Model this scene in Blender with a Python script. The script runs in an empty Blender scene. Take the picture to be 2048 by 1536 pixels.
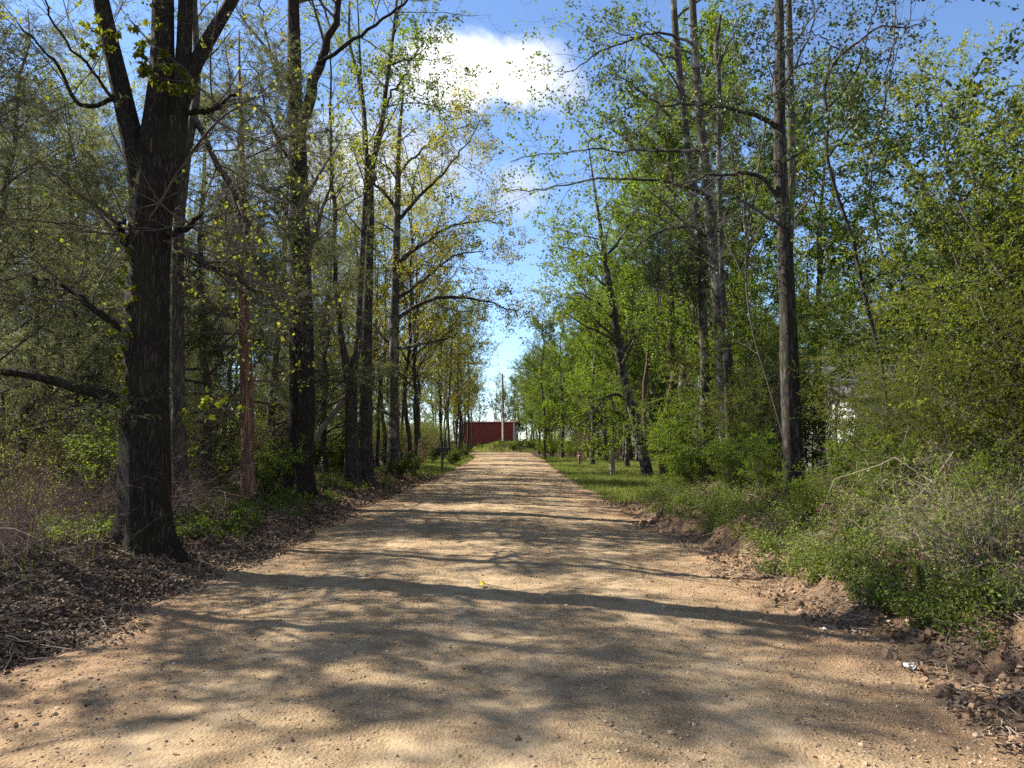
import bpy, math
import numpy as np
from mathutils import Vector, Euler

sc = bpy.context.scene
COL = sc.collection
R = math.radians
rng = np.random.default_rng(11)

# ------------------------------------------------------------------ camera
CAMZ = 1.6
FPX = 1500.0                       # focal length in pixels of the 2048 px wide photograph
cam = bpy.data.cameras.new('camera'); camo = bpy.data.objects.new('camera', cam); COL.objects.link(camo)
cam.sensor_width = 36.0; cam.lens = 36.0 * FPX / 2048; cam.clip_end = 2000; cam.clip_start = 0.05
PITCH, YAW = math.atan(112 / FPX), -math.atan(41 / FPX)
camo.location = (0, 0, CAMZ); camo.rotation_euler = (math.pi / 2 + PITCH, 0, YAW)
sc.camera = camo
CM = np.array(Euler((math.pi / 2 + PITCH, 0, YAW)).to_matrix())

def at(px, py, Y):
    """world point at distance Y along the road seen at pixel px, py of the photograph"""
    d = CM @ np.array([(px - 1024) / FPX, (768 - py) / FPX, -1.0])
    return np.array([0, 0, CAMZ]) + d * (Y / d[1])

# ------------------------------------------------------------------ small helpers
def nrm(v):
    return v / np.maximum(np.linalg.norm(v, axis=-1, keepdims=True), 1e-9)

def sstep(x, a, b):
    t = np.clip((x - a) / (b - a), 0, 1); return t * t * (3 - 2 * t)

_ph = np.random.default_rng(3).random((24, 4)) * 6.283
def wavy(x, y, f=1.0, o=0, n=5):
    s = 0; a = 1.0; tot = 0
    for k in range(n):
        p = _ph[(k + o) % 24]; c, sn = math.cos(p[0]), math.sin(p[0])
        s = s + a * np.sin(f * (x * c + y * sn) + p[1]) * np.sin(f * 0.83 * (-x * sn + y * c) + p[2])
        tot += a; a *= .62; f *= 1.9
    return s / tot * 1.6

class Geo:
    def __init__(s): s.v = []; s.f = []; s.n = 0
    def add(s, V, F, mat=0):
        if len(V) == 0: return
        V = np.asarray(V, float).reshape(-1, 3); s.v.append(V); s.f.append((np.asarray(F, np.int64) + s.n, mat)); s.n += len(V)
    def mesh(s, name, mats, smooth=False):
        V = np.concatenate(s.v); me = bpy.data.meshes.new(name)
        me.vertices.add(len(V)); me.vertices.foreach_set('co', V.astype(np.float32).ravel())
        loops = np.concatenate([f.ravel() for f, m in s.f]).astype(np.int32)
        tot = np.concatenate([np.full(len(f), f.shape[1]) for f, m in s.f]).astype(np.int32)
        mi = np.concatenate([np.full(len(f), m) for f, m in s.f]).astype(np.int32)
        st = np.concatenate([[0], np.cumsum(tot)[:-1]]).astype(np.int32)
        me.loops.add(len(loops)); me.loops.foreach_set('vertex_index', loops)
        me.polygons.add(len(tot)); me.polygons.foreach_set('loop_start', st)
        me.polygons.foreach_set('material_index', mi)
        sm = np.zeros(len(tot), bool)
        if smooth is True: sm[:] = True
        elif smooth == 'wood': sm = (mi == 0)
        me.polygons.foreach_set('use_smooth', sm)
        for m in mats: me.materials.append(m)
        me.update(calc_edges=True); me.validate()
        return me

def obj(name, me, parent=None, loc=None):
    o = bpy.data.objects.new(name, me); COL.objects.link(o)
    if parent: o.parent = parent
    if loc is not None: o.location = loc
    return o

def tag(o, label=None, cat=None, group=None, kind=None):
    if label: o['label'] = label
    if cat: o['category'] = cat
    if group: o['group'] = group
    if kind: o['kind'] = kind
    return o

def thing(name, label, cat, loc=(0, 0, 0), rz=0, group=None, scale=None):
    o = bpy.data.objects.new(name, None); COL.objects.link(o)
    o.location = loc; o.rotation_euler = (0, 0, rz); o.empty_display_size = .2
    if scale is not None: o.scale = scale
    return tag(o, label, cat, group)

def dup(root, loc, rz, scale, label, group, name=None, cat=None):
    r = root.copy(); COL.objects.link(r); r.location = loc; r.rotation_euler = (0, 0, rz); r.scale = scale
    if name: r.name = name
    r['label'] = label; r['group'] = group
    if cat: r['category'] = cat
    for ch in list(root.children):
        c = ch.copy(); COL.objects.link(c); c.parent = r
    return r

def tubes(P, Rr, S=6, flute=None):
    P = np.asarray(P, float); Rr = np.asarray(Rr, float)
    if P.ndim == 2: P = P[None]; Rr = Rr[None]
    N, K = P.shape[:2]
    T = nrm(np.gradient(P, axis=1)); mean = nrm(P[:, -1] - P[:, 0])
    ref = np.zeros((N, 3)); ref[np.arange(N), np.argmin(np.abs(mean), axis=1)] = 1
    u = nrm(np.cross(T, ref[:, None, :])); v = np.cross(T, u)
    a = np.arange(S) / S * 2 * math.pi
    rad = Rr[:, :, None]
    if flute is not None: rad = rad * flute(a, K)[None]
    V = P[:, :, None, :] + rad[..., None] * (np.cos(a)[None, None, :, None] * u[:, :, None, :] + np.sin(a)[None, None, :, None] * v[:, :, None, :])
    idx = np.arange(N * K * S).reshape(N, K, S); nx = np.roll(idx, -1, axis=2)
    F = np.stack([idx[:, :-1], nx[:, :-1], nx[:, 1:], idx[:, 1:]], axis=-1).reshape(-1, 4)
    return V.reshape(-1, 3), F

def branch(P, Rr, n, t0, t1, ang, L, up=.3, wob=.25, K=7, g=None, rs=.55, lenf=None, flat=0., rmin=.003, side=None):
    g = g or rng
    N, KP = P.shape[:2]
    t = (np.arange(n)[None, :] + g.random((N, n))) / n; t = t0 + (t1 - t0) * t
    x = t * (KP - 1); i = np.clip(x.astype(int), 0, KP - 2); fr = (x - i)[..., None]
    ar = np.arange(N)[:, None]
    base = P[ar, i] * (1 - fr) + P[ar, i + 1] * fr
    tan = nrm(P[ar, i + 1] - P[ar, i]); r = Rr[ar, i] * (1 - fr[..., 0]) + Rr[ar, i + 1] * fr[..., 0]
    rv = g.normal(size=(N, n, 3)); rv[..., 2] *= (1 - flat)
    if side is not None: rv = rv + np.array(side)
    perp = nrm(rv - (rv * tan).sum(-1, keepdims=True) * tan)
    a = R(ang) * (0.75 + .5 * g.random((N, n, 1)))
    d = tan * np.cos(a) + perp * np.sin(a)
    ln = L * (0.6 + .8 * g.random((N, n)))
    if lenf is not None: ln = ln * lenf(t)
    M = N * n
    base = base.reshape(M, 3); d = d.reshape(M, 3); ln = ln.reshape(M); r = r.reshape(M)
    s = np.linspace(0, 1, K)
    w = np.cumsum(g.normal(size=(M, K - 1, 3)), axis=1) * wob / math.sqrt(K)
    dirs = d[:, None, :] + w + np.array([0, 0, 1.0]) * (up * s[None, 1:, None])
    seg = nrm(dirs) * (ln / (K - 1))[:, None, None]
    P2 = base[:, None, :] + np.concatenate([np.zeros((M, 1, 3)), np.cumsum(seg, axis=1)], axis=1)
    r0 = np.maximum(np.minimum(r * rs, ln * .035), rmin)
    R2 = r0[:, None] * (1 - .82 * s[None, :])
    return P2, R2

def leafs(P, n, size, g=None, t0=.15, off=.03, upb=.7, asp=.5, fold=.12, shape='leaf', along=.5, droop=0., var=.5):
    """n leaves on each twig; returns verts, faces"""
    g = g or rng
    N, K = P.shape[:2]
    t = t0 + (1 - t0) * g.random((N, n)); x = t * (K - 1); i = np.clip(x.astype(int), 0, K - 2); fr = (x - i)[..., None]
    ar = np.arange(N)[:, None]
    b = (P[ar, i] * (1 - fr) + P[ar, i + 1] * fr).reshape(-1, 3)
    tan = nrm(P[ar, i + 1] - P[ar, i]).reshape(-1, 3); M = len(b)
    rv = g.normal(size=(M, 3)); ax = nrm(along * tan + nrm(rv) * (1 - along) + np.array([0, 0, -droop]))
    b = b + g.normal(size=(M, 3)) * off
    up = nrm(g.normal(size=(M, 3)) * (1 - upb) + np.array([0, 0, upb]))
    sd = nrm(np.cross(ax, up)); nn = np.cross(sd, ax)
    sz = size * (1 - var / 2 + var * g.random((M, 1)))
    if shape == 'needle':
        V = np.stack([b - sd * sz * asp, b + sd * sz * asp, b + ax * sz], axis=1)
        return V.reshape(-1, 3), np.arange(M * 3).reshape(-1, 3)
    h = sz * asp
    V = np.stack([b, b + ax * sz * .45 + sd * h + nn * sz * fold, b + ax * sz - nn * sz * .08, b + ax * sz * .45 - sd * h + nn * sz * fold], axis=1)
    return V.reshape(-1, 3), np.arange(M * 4).reshape(-1, 4)

def spline(pts, K):
    """resample a polyline (M,C) smoothly to K rows"""
    pts = np.asarray(pts, float); M = len(pts)
    dd = np.concatenate([[0], np.cumsum(np.linalg.norm(np.diff(pts[:, :2], axis=0), axis=1))])
    tt = np.linspace(0, dd[-1], K); out = np.zeros((K, pts.shape[1]))
    m = np.gradient(pts, dd, axis=0)
    i = np.clip(np.searchsorted(dd, tt, side='right') - 1, 0, M - 2); h = (dd[i + 1] - dd[i]); s = ((tt - dd[i]) / h)[:, None]; h = h[:, None]
    return ((2 * s**3 - 3 * s**2 + 1) * pts[i] + (s**3 - 2 * s**2 + s) * h * m[i] + (-2 * s**3 + 3 * s**2) * pts[i + 1] + (s**3 - s**2) * h * m[i + 1])

# ------------------------------------------------------------------ materials
def newmat(name):
    m = bpy.data.materials.new(name); m.use_nodes = True; m.node_tree.nodes.clear()
    return m, m.node_tree.nodes, m.node_tree.links

def N_(nodes, t, **kw):
    n = nodes.new(t)
    for k, v in kw.items():
        if k.startswith('i_'): n.inputs[k[2:].replace('_', ' ')].default_value = v
        else: setattr(n, k, v)
    return n

def ramp(nodes, stops):
    r = nodes.new('ShaderNodeValToRGB'); e = r.color_ramp.elements
    while len(e) > 1: e.remove(e[0])
    e[0].position = stops[0][0]; e[0].color = (*stops[0][1], 1)
    for p, c in stops[1:]:
        q = e.new(p); q.color = (*c, 1)
    return r

def leafmat(name, cols, trans=.5, rough=.55, tint=(1.15, 1.1, .6), spec=.25):
    m, n, l = newmat(name)
    geo = N_(n, 'ShaderNodeNewGeometry')
    rp = ramp(n, [(i / max(1, len(cols) - 1), c) for i, c in enumerate(cols)])
    l.new(geo.outputs['Random Per Island'], rp.inputs[0])
    p = N_(n, 'ShaderNodeBsdfPrincipled'); p.inputs['Roughness'].default_value = rough
    p.inputs['Specular IOR Level'].default_value = spec
    # each plant, and each clump of a crown, has its own leaf tone
    oi = N_(n, 'ShaderNodeObjectInfo'); tc = N_(n, 'ShaderNodeTexCoord'); nz = N_(n, 'ShaderNodeTexNoise'); nz.inputs['Scale'].default_value = .9; nz.inputs['Detail'].default_value = 3
    l.new(tc.outputs['Object'], nz.inputs[0])
    a1 = N_(n, 'ShaderNodeMapRange'); a1.inputs[3].default_value = .72; a1.inputs[4].default_value = 1.15; l.new(oi.outputs['Random'], a1.inputs[0])
    a2 = N_(n, 'ShaderNodeMapRange'); a2.inputs[1].default_value = .3; a2.inputs[2].default_value = .7; a2.inputs[3].default_value = .68; a2.inputs[4].default_value = 1.2; l.new(nz.outputs['Fac'], a2.inputs[0])
    a3 = N_(n, 'ShaderNodeMath', operation='MULTIPLY'); l.new(a1.outputs[0], a3.inputs[0]); l.new(a2.outputs[0], a3.inputs[1])
    tone = N_(n, 'ShaderNodeVectorMath', operation='SCALE'); l.new(rp.outputs[0], tone.inputs[0]); l.new(a3.outputs[0], tone.inputs['Scale'])
    l.new(tone.outputs[0], p.inputs['Base Color'])
    t = N_(n, 'ShaderNodeBsdfTranslucent')
    mx = N_(n, 'ShaderNodeMix', data_type='RGBA', blend_type='MULTIPLY'); mx.inputs[0].default_value = 1
    l.new(tone.outputs[0], mx.inputs[6]); mx.inputs[7].default_value = (*tint, 1)
    l.new(mx.outputs[2], t.inputs[0])
    s = N_(n, 'ShaderNodeMixShader'); s.inputs[0].default_value = trans
    l.new(p.outputs[0], s.inputs[1]); l.new(t.outputs[0], s.inputs[2])
    o = N_(n, 'ShaderNodeOutputMaterial'); l.new(s.outputs[0], o.inputs[0])
    return m

def barkmat(name, dark, light, moss=None, scale=9., stretch=.16, bump=.6, moss_amt=.35, blotch=None):
    m, n, l = newmat(name)
    tc = N_(n, 'ShaderNodeTexCoord'); mp = N_(n, 'ShaderNodeMapping'); mp.inputs['Scale'].default_value = (1, 1, stretch)
    l.new(tc.outputs['Object'], mp.inputs[0])
    no = N_(n, 'ShaderNodeTexNoise'); no.inputs['Scale'].default_value = scale; no.inputs['Detail'].default_value = 6; no.inputs['Roughness'].default_value = .65
    vo = N_(n, 'ShaderNodeTexVoronoi', feature='DISTANCE_TO_EDGE'); vo.inputs['Scale'].default_value = scale * 1.7
    l.new(mp.outputs[0], no.inputs[0])
    ad = N_(n, 'ShaderNodeMix', data_type='VECTOR'); ad.inputs[0].default_value = .12
    l.new(mp.outputs[0], ad.inputs[4]); l.new(no.outputs['Color'], ad.inputs[5]); l.new(ad.outputs[1], vo.inputs[0])
    vm = N_(n, 'ShaderNodeMapRange'); vm.inputs[1].default_value = 0; vm.inputs[2].default_value = .28
    l.new(vo.outputs['Distance'], vm.inputs[0])
    mu = N_(n, 'ShaderNodeMath', operation='MULTIPLY'); l.new(vm.outputs[0], mu.inputs[0]); l.new(no.outputs['Fac'], mu.inputs[1])
    rp = ramp(n, [(0.05, dark), (.7, light)]); l.new(mu.outputs[0], rp.inputs[0])
    colr = rp.outputs[0]
    if blotch:
        nb = N_(n, 'ShaderNodeTexNoise'); nb.inputs['Scale'].default_value = 3.2; nb.inputs['Detail'].default_value = 4
        l.new(tc.outputs['Object'], nb.inputs[0])
        br = ramp(n, [(.52, (0, 0, 0)), (.6, (1, 1, 1))]); l.new(nb.outputs['Fac'], br.inputs[0])
        mx = N_(n, 'ShaderNodeMix', data_type='RGBA'); l.new(br.outputs[0], mx.inputs[0]); l.new(colr, mx.inputs[6]); mx.inputs[7].default_value = (*blotch, 1)
        colr = mx.outputs[2]
    if moss:
        n2 = N_(n, 'ShaderNodeTexNoise'); n2.inputs['Scale'].default_value = 1.7; n2.inputs['Detail'].default_value = 5
        l.new(tc.outputs['Object'], n2.inputs[0])
        mr = ramp(n, [(.5, (0, 0, 0)), (.68, (moss_amt,) * 3)]); l.new(n2.outputs['Fac'], mr.inputs[0])
        mx = N_(n, 'ShaderNodeMix', data_type='RGBA'); l.new(mr.outputs[0], mx.inputs[0]); l.new(colr, mx.inputs[6]); mx.inputs[7].default_value = (*moss, 1)
        colr = mx.outputs[2]
    p = N_(n, 'ShaderNodeBsdfPrincipled'); p.inputs['Roughness'].default_value = .9; p.inputs['Specular IOR Level'].default_value = .15
    l.new(colr, p.inputs['Base Color'])
    bp = N_(n, 'ShaderNodeBump'); bp.inputs['Strength'].default_value = bump; bp.inputs['Distance'].default_value = .03
    l.new(mu.outputs[0], bp.inputs['Height']); l.new(bp.outputs[0], p.inputs['Normal'])
    o = N_(n, 'ShaderNodeOutputMaterial'); l.new(p.outputs[0], o.inputs[0])
    return m

def plain(name, col, rough=.7, var=.25, scale=6., spec=.3, island=False, cols=None, bump=0):
    m, n, l = newmat(name)
    p = N_(n, 'ShaderNodeBsdfPrincipled'); p.inputs['Roughness'].default_value = rough; p.inputs['Specular IOR Level'].default_value = spec
    tc = N_(n, 'ShaderNodeTexCoord'); no = N_(n, 'ShaderNodeTexNoise'); no.inputs['Scale'].default_value = scale; no.inputs['Detail'].default_value = 5
    l.new(tc.outputs['Object'], no.inputs[0])
    c = np.array(col)
    if cols: rp = ramp(n, [(i / max(1, len(cols) - 1), q) for i, q in enumerate(cols)])
    else: rp = ramp(n, [(.25, tuple(c * (1 - var))), (.75, tuple(np.minimum(c * (1 + var), .95)))])
    if island:
        g = N_(n, 'ShaderNodeNewGeometry'); l.new(g.outputs['Random Per Island'], rp.inputs[0])
    else: l.new(no.outputs['Fac'], rp.inputs[0])
    l.new(rp.outputs[0], p.inputs['Base Color'])
    if bump:
        b = N_(n, 'ShaderNodeBump'); b.inputs['Strength'].default_value = bump; b.inputs['Distance'].default_value = .01
        l.new(no.outputs['Fac'], b.inputs['Height']); l.new(b.outputs[0], p.inputs['Normal'])
    o = N_(n, 'ShaderNodeOutputMaterial'); l.new(p.outputs[0], o.inputs[0])
    return m

M = {}
M['oak_bark'] = barkmat('oak_bark', (.016, .012, .009), (.07, .056, .042), moss=(.045, .055, .018), scale=21, stretch=.11, bump=1.0)
M['dark_bark'] = barkmat('dark_bark', (.02, .017, .014), (.105, .09, .075), moss=(.05, .065, .022), scale=12, stretch=.2, bump=.7)
M['grey_bark'] = barkmat('grey_bark', (.025, .021, .018), (.105, .09, .074), moss=(.07, .08, .03), scale=12, stretch=.4, bump=.5, blotch=(.16, .145, .122))
M['brown_bark'] = barkmat('brown_bark', (.03, .024, .019), (.125, .104, .084), moss=(.07, .08, .03), scale=14, stretch=.2, bump=.6)
M['cedar_bark'] = barkmat('cedar_bark', (.09, .046, .03), (.36, .21, .14), scale=16, stretch=.06, bump=.6)
M['pine_bark'] = barkmat('pine_bark', (.04, .026, .02), (.17, .11, .08), scale=9, stretch=.35, bump=.8)
M['moss_bark'] = barkmat('moss_bark', (.03, .027, .018), (.14, .125, .085), moss=(.09, .11, .03), scale=10, stretch=.3, bump=.4, moss_amt=.8)
M['twig'] = plain('twig', (.085, .068, .054), .9, .35, 8)
M['dead_twig'] = plain('dead_twig', (.24, .19, .14), .9, cols=[(.11, .075, .055), (.2, .15, .11), (.36, .29, .21)], island=True)
M['red_twig'] = plain('red_twig', (.2, .13, .1), .9, cols=[(.10, .055, .042), (.17, .105, .08), (.28, .2, .15)], island=True)
M['young_leaf'] = leafmat('young_leaf', [(.13, .16, .022), (.20, .23, .03), (.16, .20, .028), (.26, .25, .045)], .65)
M['gold_leaf'] = leafmat('gold_leaf', [(.16, .17, .03), (.24, .23, .045), (.19, .20, .035), (.28, .22, .06)], .65)
M['green_leaf'] = leafmat('green_leaf', [(.075, .115, .02), (.12, .175, .03), (.095, .145, .024), (.17, .21, .04)], .6)
M['bright_leaf'] = leafmat('bright_leaf', [(.10, .16, .018), (.16, .24, .022), (.13, .20, .02), (.21, .27, .03)], .6)
M['privet_leaf'] = leafmat('privet_leaf', [(.075, .10, .016), (.14, .18, .026), (.105, .14, .02), (.24, .25, .035)], .58, .5, spec=.25)
M['dark_leaf'] = leafmat('dark_leaf', [(.022, .045, .016), (.04, .07, .02), (.03, .055, .018), (.055, .08, .022)], .25, .5, spec=.25)
M['cedar_leaf'] = leafmat('cedar_leaf', [(.085, .11, .052), (.125, .14, .068), (.105, .125, .058), (.18, .18, .095)], .62, .7, tint=(1.1, 1.05, .75), spec=.1)
M['pine_leaf'] = leafmat('pine_leaf', [(.05, .07, .03), (.08, .10, .04), (.06, .085, .035)], .35, .5)
M['weed_leaf'] = leafmat('weed_leaf', [(.10, .15, .026), (.18, .235, .045), (.13, .185, .032), (.25, .27, .075)], .5, .5)
M['grass_blade'] = leafmat('grass_blade', [(.11, .15, .03), (.17, .21, .045), (.13, .18, .035), (.26, .24, .09)], .5, .55)
M['dead_leaf'] = plain('dead_leaf', (.2, .13, .08), .85, island=True, cols=[(.07, .044, .027), (.14, .09, .055), (.23, .155, .095), (.10, .06, .037), (.18, .12, .07), (.36, .27, .18)])
M['stone'] = plain('stone', (.3, .2, .12), .9, island=True, cols=[(.10, .06, .04), (.30, .20, .12), (.42, .31, .20), (.2, .12, .07), (.46, .37, .27)])

# ------------------------------------------------------------------ terrain
_yl = [-20, 2, 12, 20, 38, 60, 80, 86, 90, 130]; _xl = [-3.3, -3.25, -3.1, -3.0, -2.0, -1.45, -1.6, -2.2, -14, -14]
_yr = [-20, 2, 6, 12, 20, 38, 60, 86, 92, 130]; _xr = [3.0, 3.0, 3.0, 3.05, 3.05, 3.35, 4.2, 4.5, 4.5, 4.5]
def xl(y): return np.interp(y, _yl, _xl) + .10 * np.sin(y * 1.3) * np.exp(-np.abs(y) / 60) + .06 * np.sin(y * 3.1 + 1)
def xr(y): return np.interp(y, _yr, _xr) + .12 * np.sin(y * 1.1 + 2) * np.exp(-np.abs(y) / 60) + .07 * np.sin(y * 2.7)
def H(x, y):
    x = np.asarray(x, float); y = np.asarray(y, float)
    a, b = xl(y), xr(y); c = (a + b) / 2; w = (b - a) / 2
    u = np.clip(np.abs(x - c) / w, 0, 1.2)
    z = .05 * (1 - u * u)
    near = 1 - sstep(y, 26, 40)
    dl = a - x; dr = x - b
    z = z + sstep(dl, 0, 1.7) * (.14 + .2 * near) + sstep(dl, .1, .7) * .07 * near * (1 + .8 * wavy(x, y, 3.1, 4))
    z = z + sstep(dl, 3, 20) * .25 * wavy(x, y, .25, 2)
    bank = 1 - sstep(y, 16.5, 19.5)
    z = z + bank * (sstep(dr, -.02, .42) * .25 * (1 + .8 * wavy(x, y, 3.3, 7)) + sstep(dr, .3, 2.0) * .48)
    z = z + (1 - bank) * sstep(dr, .1, 1.5) * .03
    z = z + sstep(dr, 3, 20) * .2 * wavy(x, y, .3, 9)
    off = sstep(np.maximum(dl, dr), 0, .8)
    z = z + off * (.05 * wavy(x, y, 2.0, 1) + .025 * wavy(x, y, 6.5, 5))
    z = z + .8 * np.exp(-(((x - 5.6) / 1.0) ** 2 + ((y - 17.4) / 1.3) ** 2)) * .35
    md = sstep(y, 92.5, 97) * (1 - sstep(y, 101, 108)) * sstep(x, -4.8, 1)
    z = z + md * (.85 + .05 * np.clip(x, -2, 8) + .2 * wavy(x, y, .9, 3))
    far = np.maximum(np.abs(x) - 30, 0) / 100
    return z + np.minimum(far, 2) * .8

def spaced(lims, steps):
    out = []
    for (a, b), s in zip(zip(lims[:-1], lims[1:]), steps):
        out.append(np.arange(a, b - 1e-6, s))
    return np.concatenate(out + [[lims[-1]]])

gx = spaced([-600, -100, -30, -12, -2.2, 2.2, 12, 30, 100, 600], [100, 10, 1.5, .12, .6, .12, 1.5, 10, 100])
gy = spaced([-200, -20, 0, 2, 26, 60, 130, 300, 900], [30, 2, .3, .15, .6, 2, 20, 120])
X, Y = np.meshgrid(gx, gy); Z = H(X, Y)
inroad = (X > xl(Y) + .25) & (X < xr(Y) - .25) & (Y < 92)
Z = Z - np.where(inroad, .08, 0)
V = np.stack([X, Y, Z], -1).reshape(-1, 3); nr, nc = X.shape
ii = np.arange(nr * nc).reshape(nr, nc)
F = np.stack([ii[:-1, :-1], ii[:-1, 1:], ii[1:, 1:], ii[1:, :-1]], -1).reshape(-1, 4)
G = Geo(); G.add(V, F)

def groundmat():
    m, n, l = newmat('forest_floor')
    at_ = N_(n, 'ShaderNodeAttribute', attribute_name='mask'); sep = N_(n, 'ShaderNodeSeparateColor'); l.new(at_.outputs['Color'], sep.inputs[0])
    tc = N_(n, 'ShaderNodeTexCoord')
    n1 = N_(n, 'ShaderNodeTexNoise'); n1.inputs['Scale'].default_value = 14; n1.inputs['Detail'].default_value = 8; n1.inputs['Roughness'].default_value = .7
    n2 = N_(n, 'ShaderNodeTexVoronoi'); n2.inputs['Scale'].default_value = 22
    n3 = N_(n, 'ShaderNodeTexNoise'); n3.inputs['Scale'].default_value = 1.3; n3.inputs['Detail'].default_value = 6
    for q in (n1, n2, n3): l.new(tc.outputs['Object'], q.inputs[0])
    lit = ramp(n, [(.3, (.03, .021, .015)), (.5, (.07, .048, .032)), (.72, (.15, .11, .075))]); l.new(n1.outputs['Fac'], lit.inputs[0])
    dirt = ramp(n, [(.3, (.085, .052, .032)), (.6, (.19, .125, .075)), (.8, (.29, .205, .125))]); l.new(n1.outputs['Fac'], dirt.inputs[0])
    gr = ramp(n, [(.3, (.05, .06, .018)), (.6, (.11, .12, .035)), (.8, (.2, .17, .07))]); l.new(n1.outputs['Fac'], gr.inputs[0])
    def mixmask(chan, a, b):
        ad = N_(n, 'ShaderNodeMath', operation='MULTIPLY_ADD'); l.new(n3.outputs['Fac'], ad.inputs[0]); ad.inputs[1].default_value = .9
        l.new(sep.outputs[chan], ad.inputs[2])
        mr = N_(n, 'ShaderNodeMapRange'); mr.inputs[1].default_value = .75; mr.inputs[2].default_value = 1.05; l.new(ad.outputs[0], mr.inputs[0])
        mx = N_(n, 'ShaderNodeMix', data_type='RGBA'); l.new(mr.outputs[0], mx.inputs[0]); l.new(a, mx.inputs[6]); l.new(b, mx.inputs[7])
        return mx.outputs[2]
    c = mixmask(1, lit.outputs[0], gr.outputs[0]); c = mixmask(0, c, dirt.outputs[0])
    p = N_(n, 'ShaderNodeBsdfPrincipled'); p.inputs['Roughness'].default_value = .95; p.inputs['Specular IOR Level'].default_value = .1
    l.new(c, p.inputs['Base Color'])
    ma = N_(n, 'ShaderNodeMath', operation='ADD'); l.new(n1.outputs['Fac'], ma.inputs[0]); l.new(n2.outputs['Distance'], ma.inputs[1])
    bp = N_(n, 'ShaderNodeBump'); bp.inputs['Strength'].default_value = .9; bp.inputs['Distance'].default_value = .04
    l.new(ma.outputs[0], bp.inputs['Height']); l.new(bp.outputs[0], p.inputs['Normal'])
    o = N_(n, 'ShaderNodeOutputMaterial'); l.new(p.outputs[0], o.inputs[0]); return m

def grassmask(x, y):
    a, b = xl(y), xr(y)
    clr = sstep(y, 17.5, 20.5) * (1 - sstep(y, 62, 75)) * sstep(x - b, -.15, .35) * (1 - sstep(x - b, 7 + .12 * y, 10 + .15 * y))
    verge = sstep(y, 27, 34) * sstep(a - x, -.1, .4) * (1 - sstep(a - x, 2.5, 5)) * (1 - sstep(y, 86, 89))
    mound = sstep(y, 91.5, 94) * (1 - sstep(y, 108, 112)) * sstep(x, -8, -4)
    return np.maximum(np.maximum(clr, verge), mound)
me = G.mesh('ground', [groundmat()], True)
mask = np.zeros((len(V), 4), np.float32); mask[:, 3] = 1
x_, y_ = V[:, 0], V[:, 1]; dR = x_ - xr(y_); dL = xl(y_) - x_
mask[:, 0] = np.maximum((1 - sstep(dR, .35, .95)) * (1 - sstep(y_, 19, 22)) * (dR > -1), (1 - sstep(dL, 0, .35)) * (dL > -1)) * .8
mask[:, 0] = np.where((dL < 0) & (dR < 0), 1, mask[:, 0])
mask[:, 1] = grassmask(x_, y_)
ca = me.attributes.new('mask', 'FLOAT_COLOR', 'POINT'); ca.data.foreach_set('color', mask.ravel())
tag(obj('ground', me), 'leaf covered forest floor and low dirt banks beside the road', None, None, 'structure')

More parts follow.
